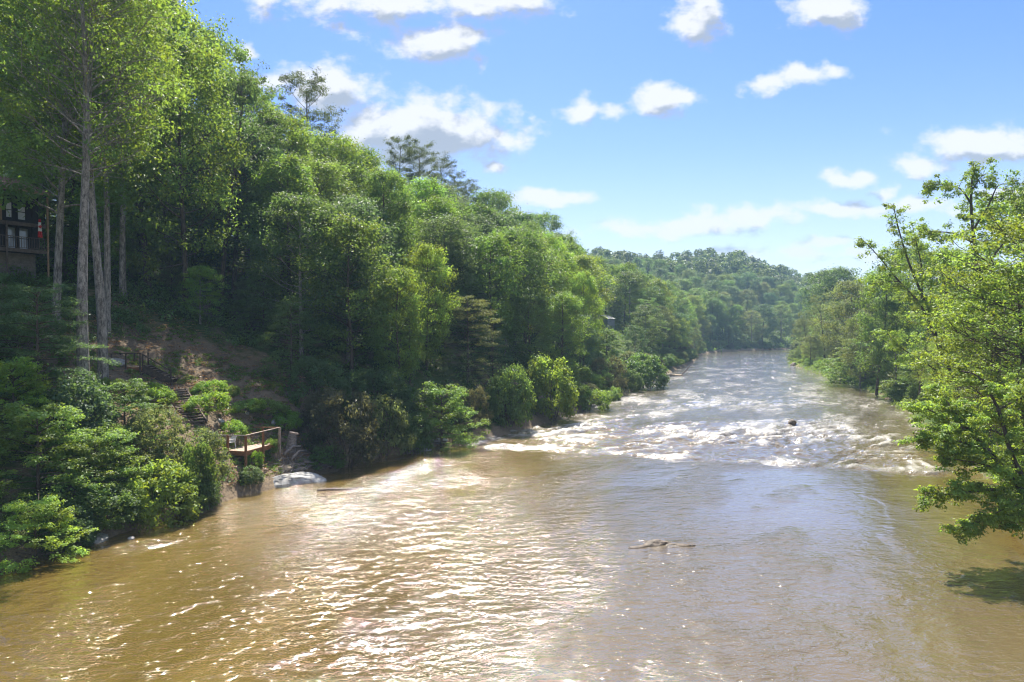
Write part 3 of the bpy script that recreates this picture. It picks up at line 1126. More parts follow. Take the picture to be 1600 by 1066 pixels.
    def cloth(name, z0, z1, m):
        nx, nz = 12, 6
        V, F = [], []
        for side in (0, 1):
            for j in range(nz + 1):
                z = z0 + (z1 - z0) * j / nz
                wd = 0.13 + 0.12 * (-z + 0.3) / 2.0
                for i in range(nx + 1):
                    x = (i / nx - 0.5) * 2
                    V.append((x * wd, -0.3 + 0.05 * math.sin(x * 7 + z) + 0.02 * math.sin(3 * z + x * 3) + 0.006 * side, z))
        for side in (0, 1):
            o = side * (nx + 1) * (nz + 1)
            for j in range(nz):
                for i in range(nx):
                    a = o + j * (nx + 1) + i
                    q = (a, a + 1, a + nx + 2, a + nx + 1)
                    F.append(q if side == 0 else q[::-1])
        b = MB()
        b.add(V, F)
        return b.build(name, m, f, smooth=True)
    cloth('red_band', 0.02, 0.34, M_RED)
    wb = cloth('white_band', -0.95, 0.019, M_WHITE)
    cloth('red_band', -1.62, -0.951, M_RED)
    leaf = [(0, .5), (.10, .28), (.22, .34), (.17, .05), (.36, .22), (.40, .10), (.55, .10), (.46, -.06), (.20, -.24), (.24, -.33), (.03, -.30), (.03, -.55),
            (-.03, -.55), (-.03, -.30), (-.24, -.33), (-.20, -.24), (-.46, -.06), (-.55, .10), (-.40, .10), (-.36, .22), (-.17, .05), (-.22, .34), (-.10, .28)]
    P = [(x * 0.36, -0.37, -0.45 + y * 0.5) for x, y in leaf] + [(x * 0.36, -0.375, -0.45 + y * 0.5) for x, y in leaf]
    n = len(leaf)
    F = [tuple(range(n, 2 * n))[::-1], tuple(range(n))] + [(i, (i + 1) % n, n + (i + 1) % n, n + i) for i in range(n)]
    b = MB()
    b.add(P, F)
    b.build('maple_leaf', M_RED, wb)


build_house()


# ------------------------------------------------------------------ stairs, landing, deck
def build_stairs():
    top, bot = hit(271, 612), hit(304, 668)
    d = (bot - top)
    st = empty('hillside_stairs', bot, 0, 'flight of weathered timber steps running down the bare slope', 'stairs')
    n = 15
    side = Vector((d.y, -d.x, 0)).normalized()
    ang = math.atan2(side.y, side.x)
    for i in range(n):
        t = (i + 0.5) / n
        c = top + d * t - bot
        g = max(gz(bot.x + c.x, bot.y + c.y) - bot.z, c.z) + 0.10
        M = Matrix.Translation((c.x, c.y, g)) @ Matrix.Rotation(ang, 4, 'Z')
        b = MB()
        b.box(-0.72, 0.72, -0.30, 0.16, -0.05, 0.035, M, 0.01)
        o = b.build('step', M_STEP, st)
        b = MB()
        b.box(-0.70, 0.70, -0.10, -0.04, -0.32, -0.052, M)
        b.build('riser', M_RAIL, st)
    for s in (-0.82, 0.82):
        b = MB()
        b.bar(top - bot + side * s + Vector((0, 0, 0.10)), side * s + Vector((0, 0, 0.14)), 0.10, 0.26)
        b.build('stringer', M_STEP, st)
    # upper flight to the landing, seen from its side
    a0 = hit(268, 604) + Vector((0, 0, 0.25))
    a1 = hit(222, 586) + Vector((0, 0, 0.55))
    up = empty('upper_stairs', a0, 0, 'upper stair flight with plank side and handrail leading to landing', 'stairs')
    e = a1 - a0
    sd = Vector((-e.y, e.x, 0)).normalized()
    if sd.y < 0:
        sd = -sd
    b = MB()
    b.bar(Vector((0, 0, -0.05)), e + Vector((0, 0, -0.05)), 0.07, 0.55)
    b.build('stringer', M_RAIL, up)
    b = MB()
    b.bar(sd * 1.1, e + sd * 1.1, 0.07, 0.45)
    b.build('stringer', M_RAIL, up)
    for i in range(8):
        c = e * ((i + 0.5) / 8) + sd * 0.55
        M = Matrix.Translation(c + Vector((0, 0, 0.12))) @ Matrix.Rotation(math.atan2(sd.y, sd.x), 4, 'Z')
        b = MB()
        b.box(-0.5, 0.5, -0.15, 0.15, 0.0, 0.045, M)
        b.build('step', M_STEP, up)
    b = MB()
    b.bar(Vector((0, 0, 0.85)), e + Vector((0, 0, 1.0)), 0.08, 0.07)
    b.build('handrail', M_RAIL, up)
    for t in (0.02, 0.98):
        b = MB()
        b.bar(e * t + Vector((0, 0, -0.6)), e * t + Vector((0, 0, 0.95)), 0.09, 0.09)
        b.build('rail_post', M_RAIL, up)
    # landing
    L = empty('stair_landing', a1, math.atan2(e.y, e.x), 'small timber landing with rail at the head of the hillside stairs', 'landing')
    for i in range(9):
        b = MB()
        b.box(0.02, 2.1, -1.35 + 0.15 * i, -1.35 + 0.15 * i + 0.138, -0.04, 0.0)
        o = b.build('plank', M_PLANK, L)
    b = MB()
    b.box(0.0, 2.12, 0.02, 0.07, -0.25, 0.02)
    b.box(0.0, 2.12, -1.42, -1.37, -0.25, 0.02)
    b.build('rim_joist', M_WOOD, L)
    for x in (0.04, 1.05, 2.05):
        for y in (0.09, -1.45):
            b = MB()
            b.box(x, x + .09, y, y + .09, -1.6, 1.0)
            b.build('rail_post', M_RAIL, L)
    for y in (0.09, -1.45):
        b = MB()
        b.box(0, 2.2, y + .01, y + .08, 1.003, 1.05)
        b.build('handrail', M_RAIL, L)


build_stairs()


def build_deck():
    F = at(384, 705, 46.6)
    z0 = F.z
    D = empty('riverside_deck', (F.x, F.y, z0), math.atan2(0.97, 0.27), 'brown timber deck on posts with open railing above the rocks', 'deck')
    lx, ly = 3.55, 2.75
    for i in range(20):
        y = 0.0 + i * ly / 20
        b = MB()
        b.box(-0.03, lx + 0.03, y + 0.005, y + ly / 20 - 0.006, -0.035 - 0.003 * (i % 3), 0.0 - 0.004 * (i % 3))
        b.build('plank', M_PLANK, D)
    b = MB()
    b.box(0, lx, -0.06, -0.005, -0.32, -0.01)
    b.box(0, lx, ly + 0.005, ly + 0.06, -0.32, -0.01)
    b.box(-0.10, -0.035, -0.06, ly + 0.06, -0.32, -0.01)
    b.box(lx + 0.035, lx + 0.10, -0.06, ly + 0.06, -0.32, -0.01)
    b.build('rim_joist', M_WOOD, D)
    for k in range(5):
        b = MB()
        x = 0.3 + k * 0.72
        b.box(x, x + 0.05, 0.0, ly, -0.30, -0.05)
        b.build('joist', M_WOOD, D)

    def post(x, y, zt, zb, m=M_WOOD):
        b = MB()
        b.box(x - 0.065, x + 0.065, y - 0.065, y + 0.065, zb, zt, None, 0.008)
        b.build('post', m, D)
    for x, y, m in ((-0.17, -0.13, M_WOOD), (1.75, -0.13, M_WOOD), (lx + 0.17, -0.13, M_PLANK), (-0.17, 1.3, M_WOOD), (-0.17, ly + 0.13, M_WOOD), (lx + 0.17, ly + 0.13, M_WOOD), (lx + 0.17, 1.3, M_WOOD), (1.75, ly + .13, M_WOOD)):
        w = D.matrix_basis @ Vector((x, y, 0)) if False else Vector((F.x, F.y, z0)) + Matrix.Rotation(D.rotation_euler.z, 3, 'Z') @ Vector((x, y, 0))
        g = gz(w.x, w.y) - z0 - 0.3
        post(x, y, 1.08 if y < ly else 0.95, min(g, -0.4), m)
    for a, c, m in (((-0.17, -0.13, 1.02), (lx + .17, -0.13, 1.02), M_PLANK), ((-0.17, -0.13, 1.0), (-0.17, ly + .13, 0.9), M_DRIFT),
                    ((lx + .17, -0.13, 1.0), (lx + .17, ly + .13, 0.9), M_WOOD), ((1.75, ly + .13, 0.9), (lx + .17, ly + .13, 0.9), M_WOOD)):
        b = MB()
        off = Vector((0, 0, 0.10 if m is not M_PLANK else 0.085))
        b.bar(Vector(a) + off, Vector(c) + off, 0.11, 0.05)
        b.build('handrail', m, D)
    # plastic garden chair
    rot = Matrix.Rotation(D.rotation_euler.z, 3, 'Z')
    p = Vector((F.x, F.y, z0)) + rot @ Vector((0.70, 1.85, 0.0))
    c = empty('garden_chair', p, R(-35), 'white plastic garden chair at the corner of the timber deck', 'chair')

    def cp(name, fn):
        b = MB()
        fn(b)
        b.build(name, M_PLASTIC, c)
    cp('seat', lambda b: b.box(-0.24, 0.24, -0.22, 0.24, 0.40, 0.44, None, 0.015))
    for x in (-0.24, 0.24):
        for y, tx in ((-0.24, -0.02), (0.26, 0.02)):
            cp('leg', lambda b: b.tube([(x * 1.15, y * 1.15, 0.0), (x * 1.02, y, 0.41), (x * 1.06, y * 1.02, 0.62)], [0.022, 0.03, 0.024], 6))
        cp('armrest', lambda b: b.box(x * 1.1 - 0.03, x * 1.1 + 0.03, -0.27, 0.29, 0.62, 0.645, None, 0.008))
    def back(b):
        for i in range(5):
            x = -0.20 + 0.1 * i
            b.bar((x, 0.25, 0.44), (x * 1.05, 0.36, 0.84), 0.06, 0.02)
        b.tube([(-0.25, 0.25, 0.42), (-0.25, 0.37, 0.80), (-0.15, 0.385, 0.88), (0.15, 0.385, 0.88), (0.25, 0.37, 0.80), (0.25, 0.25, 0.42)], 0.024, 6)
    cp('backrest', back)


build_deck()


# ------------------------------------------------------------------ rocks, stump, driftwood
def rock(name, loc, size, rz, m, label, cat='rock', seed=1, tilt=0.0, rough=0.32, flat=True, parent=None, sub=22):
    """A lump of stone with broken, faceted sides."""
    r = np.random.default_rng(seed)
    th = np.linspace(0, np.pi, sub // 2 + 1)
    ph = np.linspace(0, 2 * np.pi, sub + 1)[:-1]
    TH, PH = np.meshgrid(th, ph, indexing='ij')
    d = np.stack([np.sin(TH) * np.cos(PH), np.sin(TH) * np.sin(PH), np.cos(TH)], -1)
    rad = np.ones(TH.shape)
    for _ in range(13):
        nrm = r.normal(size=3)
        nrm[2] = abs(nrm[2]) * (1.5 if flat else 0.8)
        nrm /= np.linalg.norm(nrm)
        off = r.uniform(0.62, 0.95)
        dot = d @ nrm
        rad = np.where(dot > 0.05, np.minimum(rad, off / np.maximum(dot, 0.05)), rad)
    rad = rad * (1 + rough * 0.28 * fbm(d[..., 0] * 2.2 + seed, d[..., 1] * 2.2 + d[..., 2] * 1.7, seed, 3))
    P = d * rad[..., None] * (np.array(size) * 0.5)
    nt, npz = TH.shape
    V = P.reshape(-1, 3)
    F = []
    for i in range(nt - 1):
        for j in range(npz):
            k = (j + 1) % npz
            F.append((i * npz + j, (i + 1) * npz + j, (i + 1) * npz + k, i * npz + k))
    b = MB()
    b.add(V.tolist(), F)
    o = b.build(name, m)
    o.location = loc
    o.rotation_euler = (tilt, 0, rz)
    tag(o, label, cat)
    return o


def rocks():
    p = at(452, 752, 47.5)
    rock('boulder', (p.x - 0.1, p.y + 0.2, 0.12), (4.9, 1.9, 1.75), R(36), M_ROCK, 'long pale grey boulder sloping into the water below the deck', seed=4, tilt=R(-14), sub=40)
    p = at(492, 751, 48.3)
    rock('boulder', (p.x, p.y, 0.0), (1.7, 0.9, 0.7), R(20), M_ROCK, 'flat pale stone at the downstream tip of the long grey boulder', seed=9)
    p = at(424, 741, 47.8)
    rock('stone_slab', (p.x, p.y + 0.3, 0.75), (1.6, 0.7, 0.5), R(55), M_ROCKB, 'tan slab leaning behind the long grey boulder', seed=12, tilt=R(18))
    p = at(440, 738, 48.4)
    rock('stone_slab', (p.x, p.y + 0.4, 0.85), (1.7, 0.7, 0.5), R(48), M_ROCKB, 'yellowish slab lying against the back of the grey boulder', seed=15, tilt=R(10))
    p = at(467, 737, 49.4)
    rock('stone_slab', (p.x, p.y + 0.4, 0.6), (1.2, 0.7, 0.45), R(25), M_ROCKB, 'small tan rock between grey boulder and driftwood', seed=16)
    p = at(1027, 853, 34.4)
    rock('river_rock', (p.x, p.y, 0.02), (1.75, 0.9, 0.50), R(10), M_ROCKD, 'wet brown rock breaking the surface in mid river', seed=21, flat=False)
    p = at(1055, 854, 34.2)
    rock('river_rock', (p.x + 0.1, p.y, 0.0), (1.9, 0.35, 0.2), R(-6), M_ROCKD, 'thin dark ledge trailing right of the mid river rock', seed=22)
    p = at(1000, 857, 33.9)
    rock('river_rock', (p.x, p.y, 0.0), (1.3, 0.35, 0.2), R(16), M_ROCKD, 'low wet stone just left of the mid river rock', seed=23)
    p = at(1238, 660, 78.6)
    rock('river_rock', (p.x, p.y, 0.05), (1.1, 0.9, 0.9), R(40), M_ROCKD, 'dark boulder standing in the white rapids', seed=24, flat=False)
    p = at(742, 768, 45)
    rock('sunken_rock', (-2.9, 51.2, -0.05), (2.4, 1.1, 0.42), R(10), M_ROCKB, 'barely submerged rock mound with water breaking over it', seed=26)
    for px, py, w, h, m, s, lab in ((662, 704, 1.9, 0.5, M_ROCK, 31, 'flat grey rock at the waterline below the reddish bushes'),
                                    (686, 694, 1.7, 0.7, M_ROCK, 32, 'grey rock tucked under the drooping bright bush'),
                                    (640, 708, 1.2, 0.5, M_ROCKD, 33, 'dark wet stone left of the flat grey waterline rock'),
                                    (156, 846, 1.3, 0.6, M_ROCK, 34, 'pale stone in the dark shade under near left bushes'),
                                    (205, 843, 0.5, 0.22, M_ROCK, 35, 'tiny white stone out in the shaded shallows'),
                                    (974, 606, 1.9, 1.1, M_ROCK, 36, 'white rock on the left bank upstream of rounded bushes'),
                                    (1020, 595, 1.6, 0.8, M_ROCKD, 37, 'dark rock at waterline below the far round bush'),
                                    (1240, 571, 2.8, 1.6, M_ROCKD, 38, 'dark boulder at the foot of the right bank willows'),
                                    (800, 662, 1.3, 0.5, M_ROCKD, 39, 'dark wet rock beneath the rounded two-tone bush'),
                                    (345, 662, 0.7, 0.5, M_ROCK, 40, 'small pale stone on the slope beside the stairs'),
                                    (180, 569, 1.5, 0.8, M_ROCK, 41, 'pale flat-topped rock behind the stair landing rail'),
                                    (432, 664, 0.9, 0.8, M_ROCK, 42, 'light grey rock on the slope right of the deck'),
                                    (386, 648, 0.5, 0.35, M_ROCK, 43, 'little pale stone among green ground plants'),
                                    (330, 640, 0.45, 0.3, M_ROCKB, 44, 'small tan stone below the bright shrub on the slope')):
        q = hit(px, py)
        rock('bank_rock', (q.x, q.y, max(q.z, 0) + 0.12 * h), (w, w * 0.6, h), s * 0.7, m, lab, seed=s)
    q = hit(1052, 587)
    rock('gravel_bar', (q.x, q.y, 0.1), (4.6, 2.6, 0.7), R(15), M_ROCKB, 'flat tan rock shelf at the far left waterline', seed=51)
    # log that leans off the shelf
    b = MB()
    b.tube([(-0.9, 0, -0.3), (0.4, 0.1, 0.9), (1.8, 0.3, 2.6)], [0.16, 0.13, 0.07], 7)
    o = b.build('leaning_log', M_DRIFT)
    o.location = hit(1070, 585) + Vector((0, 0, 0.1))
    tag(o, 'bare grey log leaning up out of the water by rock shelf', 'log')
    # stump right of the deck
    q = hit(455, 702)
    s = empty('tree_stump', q, R(20), 'broken grey tree stump with pale top beside the deck', 'stump')
    b = MB()
    b.tube([(-0.05, 0, -0.5), (0, 0, 0.1), (0.06, 0, 0.7), (0.14, 0.02, 1.15)], [0.52, 0.40, 0.34, 0.30], 9)
    b.build('trunk', M_DRIFT, s)
    b = MB()
    b.box(-0.28, 0.36, -0.28, 0.26, 0, 0.12, Matrix.Translation((0.15, 0.02, 1.14)) @ Matrix.Rotation(R(14), 4, 'Y'), 0.03)
    b.build('broken_top', M_PLANK, s)
    # driftwood heap
    rr = random.Random(5)
    sticks = MB()
    for k in range(90):
        c = hit(rr.uniform(432, 512), rr.uniform(722, 742)) + Vector((rr.uniform(-.3, .3), rr.uniform(-.3, .5), rr.uniform(0.0, 0.45)))
        a = rr.gauss(0.5, 0.7)
        L = rr.uniform(0.5, 1.6)
        dv = Vector((math.cos(a) * L / 2, math.sin(a) * L / 2, rr.uniform(-.2, .25)))
        sticks.tube([c - dv, c + Vector((rr.uniform(-.1, .1), 0, rr.uniform(0, .12))), c + dv], [rr.uniform(.02, .05), rr.uniform(.015, .04), .01], 5)
    o = sticks.build('driftwood', M_DRIFT)
    tag(o, 'tangle of grey driftwood sticks washed up behind the boulder', 'driftwood', kind='stuff')
    for k, (x0, y0, x1, y1, r, lab) in enumerate(((444, 722, 470, 712, 0.13, 'thick weathered driftwood log on top of the stick pile'),
                                                  (455, 729, 480, 717, 0.10, 'pale forked driftwood log at the right of the pile'))):
        a, c = hit(x0, y0) + Vector((0, 0, .5)), hit(x1, y1) + Vector((0, 0, .55))
        b = MB()
        m = (a + c) / 2 + Vector((0, 0, 0.28))
        o = b.tube([Vector((0, 0, 0)), m - a, c - a], [r, r * 0.9, r * 0.5], 8).build('driftwood_log', M_DRIFT, smooth=True)
        o.location = a
        tag(o, lab, 'log')
    # branch lying in the shallows
    a = at(495, 767, 45.7)
    b = MB()
    b.tube([(0, 0, 0.02), (0.8, 0.05, 0.06), (1.9, 0.0, 0.0), (3.0, 0.1, -0.05)], [0.07, 0.06, 0.05, 0.03], 7)
    b.tube([(0.9, 0.05, 0.05), (1.2, 0.3, 0.12), (1.4, 0.35, 0.03)], [0.03, 0.025, 0.01], 5)
    o = b.build('floating_branch', M_DRIFT, smooth=True)
    o.location = (a.x, a.y, 0)
    o.rotation_euler = (0, 0, R(10))
    tag(o, 'thin grey branch lying in the shallow water near the boulder', 'branch')
    # pale bare stick caught in the trees
    p = at(786, 546, 92)
    b = MB()
    b.tube([(-0.2, 0, -4.5), (0.1, 0, -1.2), (0.5, 0, 0.7)], [0.14, 0.10, 0.05], 6)
    b.tube([(0.1, 0, -1.2), (-0.6, 0.2, -0.2), (-0.8, 0.2, 0.2)], [0.06, 0.05, 0.02], 5)
    o = b.build('dead_snag', M_PALE)
    o.location = p
    tag(o, 'short bleached dead snag sticking out of the dark trees', 'snag')
    # grey cabin among the trees
    p = hit(955, 514)
    c = empty('hidden_cabin', (p.x, p.y, p.z + 0.6), R(28), 'small grey metal clad cabin half hidden among hillside trees', 'cabin')
    b = MB()
    b.box(-1.15, 1.15, 0, 3.0, -1.5, 2.1)
    b.build('wall', M_METAL, c)
    b = MB()
    b.add([(-1.2, -0.3, 2.05), (1.2, -0.3, 2.05), (1.2, 3.3, 3.20), (-1.2, 3.3, 3.20), (-1.2, -0.3, 2.18), (1.2, -0.3, 2.18), (1.2, 3.3, 3.33), (-1.2, 3.3, 3.33)],
          [(3, 2, 1, 0), (4, 5, 6, 7), (0, 1, 5, 4), (1, 2, 6, 5), (2, 3, 7, 6), (3, 0, 4, 7)])
    b.build('roof', M_METAL, c)
    # bleached trunks on the far hill
    for px, y0, y1, d, lab in ((1131, 488, 516, 345, 'bleached dead trunk standing on the far hill'), (1111, 438, 452, 400, 'thin pale dead trunk high on the far hill')):
        a = at(px, y1, d)
        top = at(px, y0, d).z - a.z
        b = MB()
        b.tube([(0, 0, -6), (0.2, 0, top * .5), (0.1, 0, top)], [0.6, 0.45, 0.25], 6)
        b.tube([(0.2, 0, top * .6), (1.4, 0, top * .8)], [0.25, 0.1], 5)
        o = b.build('dead_tree', M_PALE)
        o.location = a
        tag(o, lab, 'dead tree')


rocks()


# ------------------------------------------------------------------ planting
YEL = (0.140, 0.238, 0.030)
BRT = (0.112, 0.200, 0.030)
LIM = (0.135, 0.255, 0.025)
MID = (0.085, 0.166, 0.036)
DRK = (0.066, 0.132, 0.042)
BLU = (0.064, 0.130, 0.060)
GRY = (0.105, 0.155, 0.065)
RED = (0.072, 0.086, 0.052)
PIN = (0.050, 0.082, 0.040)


def vary(c, r, a=0.14):
    k = 1 + r.uniform(-a, a)
    a = a * 1.25
    return (c[0] * k * (1 + r.uniform(-a, a)), c[1] * k, c[2] * k * (1 + r.uniform(-a, a)))


def tree_px(key, px, d, top, color, name, label, wide=1.0, rz=None, group=None, tilt=(0, 0), base=None):
    """A tree whose foot stands at depth d below column px and whose top is seen at row `top`."""
    r = ray(px, 533)
    x, y = r.x * d, d
    z = gz(x, y)
    H = at(px, top, d).z - z
    return plant(key, x, y, H, rnd.uniform(0, 6.28) if rz is None else rz, color, name, label, group, wide=wide, tilt=tilt)


def bush_px(key, px, py, w, h, color, label, name='bush', cat='bush', d=None, rz=None, sink=0.0):
    q = hit(px, py) if d is None else at(px, py, d)
    d = q.y
    if key == 'low_bush':
        w, h = w * 1.25, h * 0.72
    H = h / FPX * d
    H0 = PROTO[key][2]
    me = PROTO[key][0]
    hw = PROTO_R[key] * H / H0
    wide = (w / 2) / FPX * d / hw
    return plant(key, q.x, q.y, H, rnd.uniform(0, 6.28) if rz is None else rz, color, name, label, None, cat, wide=wide, z=q.z - sink)


PROTO_R = {}
for k_, (cm_, tm_, h_) in PROTO.items():
    co = np.empty(len(cm_.vertices) * 3, dtype=np.float32)
    cm_.vertices.foreach_get('co', co)
    co = co.reshape(-1, 3)
    PROTO_R[k_] = float(np.percentile(np.hypot(co[:, 0], co[:, 1]), 96))

placed = []


def T(key, px, d, top, color, label, wide=1.0, name='broadleaf_tree', **kw):
    t = tree_px(key, px, d, top, color, name, label, wide, **kw)
    placed.append((t.location.x, t.location.y, 2.6))
    return t


# the near left group
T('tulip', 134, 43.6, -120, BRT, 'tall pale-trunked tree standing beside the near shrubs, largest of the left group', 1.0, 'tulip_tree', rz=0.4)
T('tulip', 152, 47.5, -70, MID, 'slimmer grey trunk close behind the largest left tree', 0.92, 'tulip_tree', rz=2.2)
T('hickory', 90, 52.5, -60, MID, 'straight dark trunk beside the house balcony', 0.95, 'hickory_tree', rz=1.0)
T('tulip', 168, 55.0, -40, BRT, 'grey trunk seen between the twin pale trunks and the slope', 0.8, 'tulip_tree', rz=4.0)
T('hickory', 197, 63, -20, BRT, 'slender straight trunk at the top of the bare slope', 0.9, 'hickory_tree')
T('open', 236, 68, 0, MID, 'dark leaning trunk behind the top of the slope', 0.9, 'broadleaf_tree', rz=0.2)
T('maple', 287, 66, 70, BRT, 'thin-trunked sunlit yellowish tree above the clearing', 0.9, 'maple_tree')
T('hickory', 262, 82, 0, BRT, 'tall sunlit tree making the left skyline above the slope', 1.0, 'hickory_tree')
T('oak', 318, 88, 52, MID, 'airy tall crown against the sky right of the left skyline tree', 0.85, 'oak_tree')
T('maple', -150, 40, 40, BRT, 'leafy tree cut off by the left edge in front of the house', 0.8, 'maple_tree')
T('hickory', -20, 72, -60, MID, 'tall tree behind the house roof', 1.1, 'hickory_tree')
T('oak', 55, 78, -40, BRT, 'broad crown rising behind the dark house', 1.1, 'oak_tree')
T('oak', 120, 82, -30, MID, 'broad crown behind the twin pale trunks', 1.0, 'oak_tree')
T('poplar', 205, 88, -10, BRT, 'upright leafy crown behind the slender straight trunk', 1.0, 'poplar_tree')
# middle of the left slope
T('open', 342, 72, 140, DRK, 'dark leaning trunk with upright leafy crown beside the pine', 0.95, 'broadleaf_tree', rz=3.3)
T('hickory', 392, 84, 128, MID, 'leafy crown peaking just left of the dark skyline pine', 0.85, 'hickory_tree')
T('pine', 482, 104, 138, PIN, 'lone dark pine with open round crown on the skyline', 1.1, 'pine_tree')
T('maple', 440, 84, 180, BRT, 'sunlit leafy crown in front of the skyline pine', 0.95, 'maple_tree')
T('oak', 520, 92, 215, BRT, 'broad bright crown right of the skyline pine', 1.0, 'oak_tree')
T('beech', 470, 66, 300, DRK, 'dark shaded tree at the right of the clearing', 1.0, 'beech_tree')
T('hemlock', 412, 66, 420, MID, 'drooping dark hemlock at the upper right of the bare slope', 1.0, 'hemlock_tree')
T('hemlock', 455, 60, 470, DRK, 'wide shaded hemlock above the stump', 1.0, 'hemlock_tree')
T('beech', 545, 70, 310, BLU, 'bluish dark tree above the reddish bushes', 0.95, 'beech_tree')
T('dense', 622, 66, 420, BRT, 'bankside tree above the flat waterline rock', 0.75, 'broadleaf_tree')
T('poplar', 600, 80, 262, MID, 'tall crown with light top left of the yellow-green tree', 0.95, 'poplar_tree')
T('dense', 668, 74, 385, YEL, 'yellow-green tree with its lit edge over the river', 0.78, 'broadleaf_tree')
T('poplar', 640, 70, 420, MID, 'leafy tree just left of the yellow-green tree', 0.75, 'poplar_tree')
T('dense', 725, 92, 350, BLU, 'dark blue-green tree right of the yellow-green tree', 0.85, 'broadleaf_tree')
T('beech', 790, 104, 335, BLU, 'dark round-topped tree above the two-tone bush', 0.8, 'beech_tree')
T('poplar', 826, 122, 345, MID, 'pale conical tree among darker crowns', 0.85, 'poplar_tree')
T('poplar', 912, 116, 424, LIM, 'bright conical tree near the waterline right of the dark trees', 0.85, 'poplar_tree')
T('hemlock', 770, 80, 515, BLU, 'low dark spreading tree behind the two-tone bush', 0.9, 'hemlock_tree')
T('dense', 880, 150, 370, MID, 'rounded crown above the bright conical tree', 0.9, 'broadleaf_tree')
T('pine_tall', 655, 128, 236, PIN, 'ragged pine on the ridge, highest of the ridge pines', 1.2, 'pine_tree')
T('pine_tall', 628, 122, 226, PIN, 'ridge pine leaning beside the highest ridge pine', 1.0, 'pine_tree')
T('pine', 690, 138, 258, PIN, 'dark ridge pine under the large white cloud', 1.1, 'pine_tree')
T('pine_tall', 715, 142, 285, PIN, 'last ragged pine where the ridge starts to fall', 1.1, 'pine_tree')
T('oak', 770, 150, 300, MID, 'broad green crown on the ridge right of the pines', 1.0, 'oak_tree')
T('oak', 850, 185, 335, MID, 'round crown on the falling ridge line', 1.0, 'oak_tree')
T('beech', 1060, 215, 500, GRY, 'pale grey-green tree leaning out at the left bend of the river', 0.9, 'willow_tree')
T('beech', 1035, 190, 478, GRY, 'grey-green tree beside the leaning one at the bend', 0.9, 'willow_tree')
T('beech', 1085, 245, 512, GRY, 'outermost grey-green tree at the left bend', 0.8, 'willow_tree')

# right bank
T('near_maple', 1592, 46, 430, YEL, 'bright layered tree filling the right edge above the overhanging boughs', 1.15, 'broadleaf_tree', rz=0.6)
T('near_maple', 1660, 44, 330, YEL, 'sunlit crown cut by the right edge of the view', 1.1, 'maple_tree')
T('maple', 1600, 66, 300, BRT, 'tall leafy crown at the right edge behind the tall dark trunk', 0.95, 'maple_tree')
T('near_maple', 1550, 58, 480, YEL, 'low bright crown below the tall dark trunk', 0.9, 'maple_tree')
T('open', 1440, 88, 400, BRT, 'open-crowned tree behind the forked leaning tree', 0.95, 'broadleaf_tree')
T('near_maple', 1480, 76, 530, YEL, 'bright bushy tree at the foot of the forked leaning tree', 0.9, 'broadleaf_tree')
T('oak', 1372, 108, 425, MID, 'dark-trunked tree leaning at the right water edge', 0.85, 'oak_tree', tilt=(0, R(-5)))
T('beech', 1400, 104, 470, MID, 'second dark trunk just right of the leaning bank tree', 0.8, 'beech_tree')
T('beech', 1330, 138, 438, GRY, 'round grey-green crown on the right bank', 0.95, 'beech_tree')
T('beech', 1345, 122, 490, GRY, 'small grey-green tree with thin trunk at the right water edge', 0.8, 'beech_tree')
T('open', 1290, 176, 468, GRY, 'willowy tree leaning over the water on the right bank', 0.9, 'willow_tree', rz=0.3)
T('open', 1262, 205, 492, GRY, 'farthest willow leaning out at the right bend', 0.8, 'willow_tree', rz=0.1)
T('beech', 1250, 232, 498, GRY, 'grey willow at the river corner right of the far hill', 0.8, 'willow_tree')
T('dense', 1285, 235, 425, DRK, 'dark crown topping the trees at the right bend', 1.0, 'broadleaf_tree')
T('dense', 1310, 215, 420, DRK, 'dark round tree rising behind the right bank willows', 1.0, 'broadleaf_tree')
T('oak', 1420, 120, 388, DRK, 'dark crown behind the open-crowned tree', 0.9, 'oak_tree')
T('maple', 1500, 98, 400, MID, 'mid green crown between forked tree and tall dark trunk', 1.0, 'maple_tree')


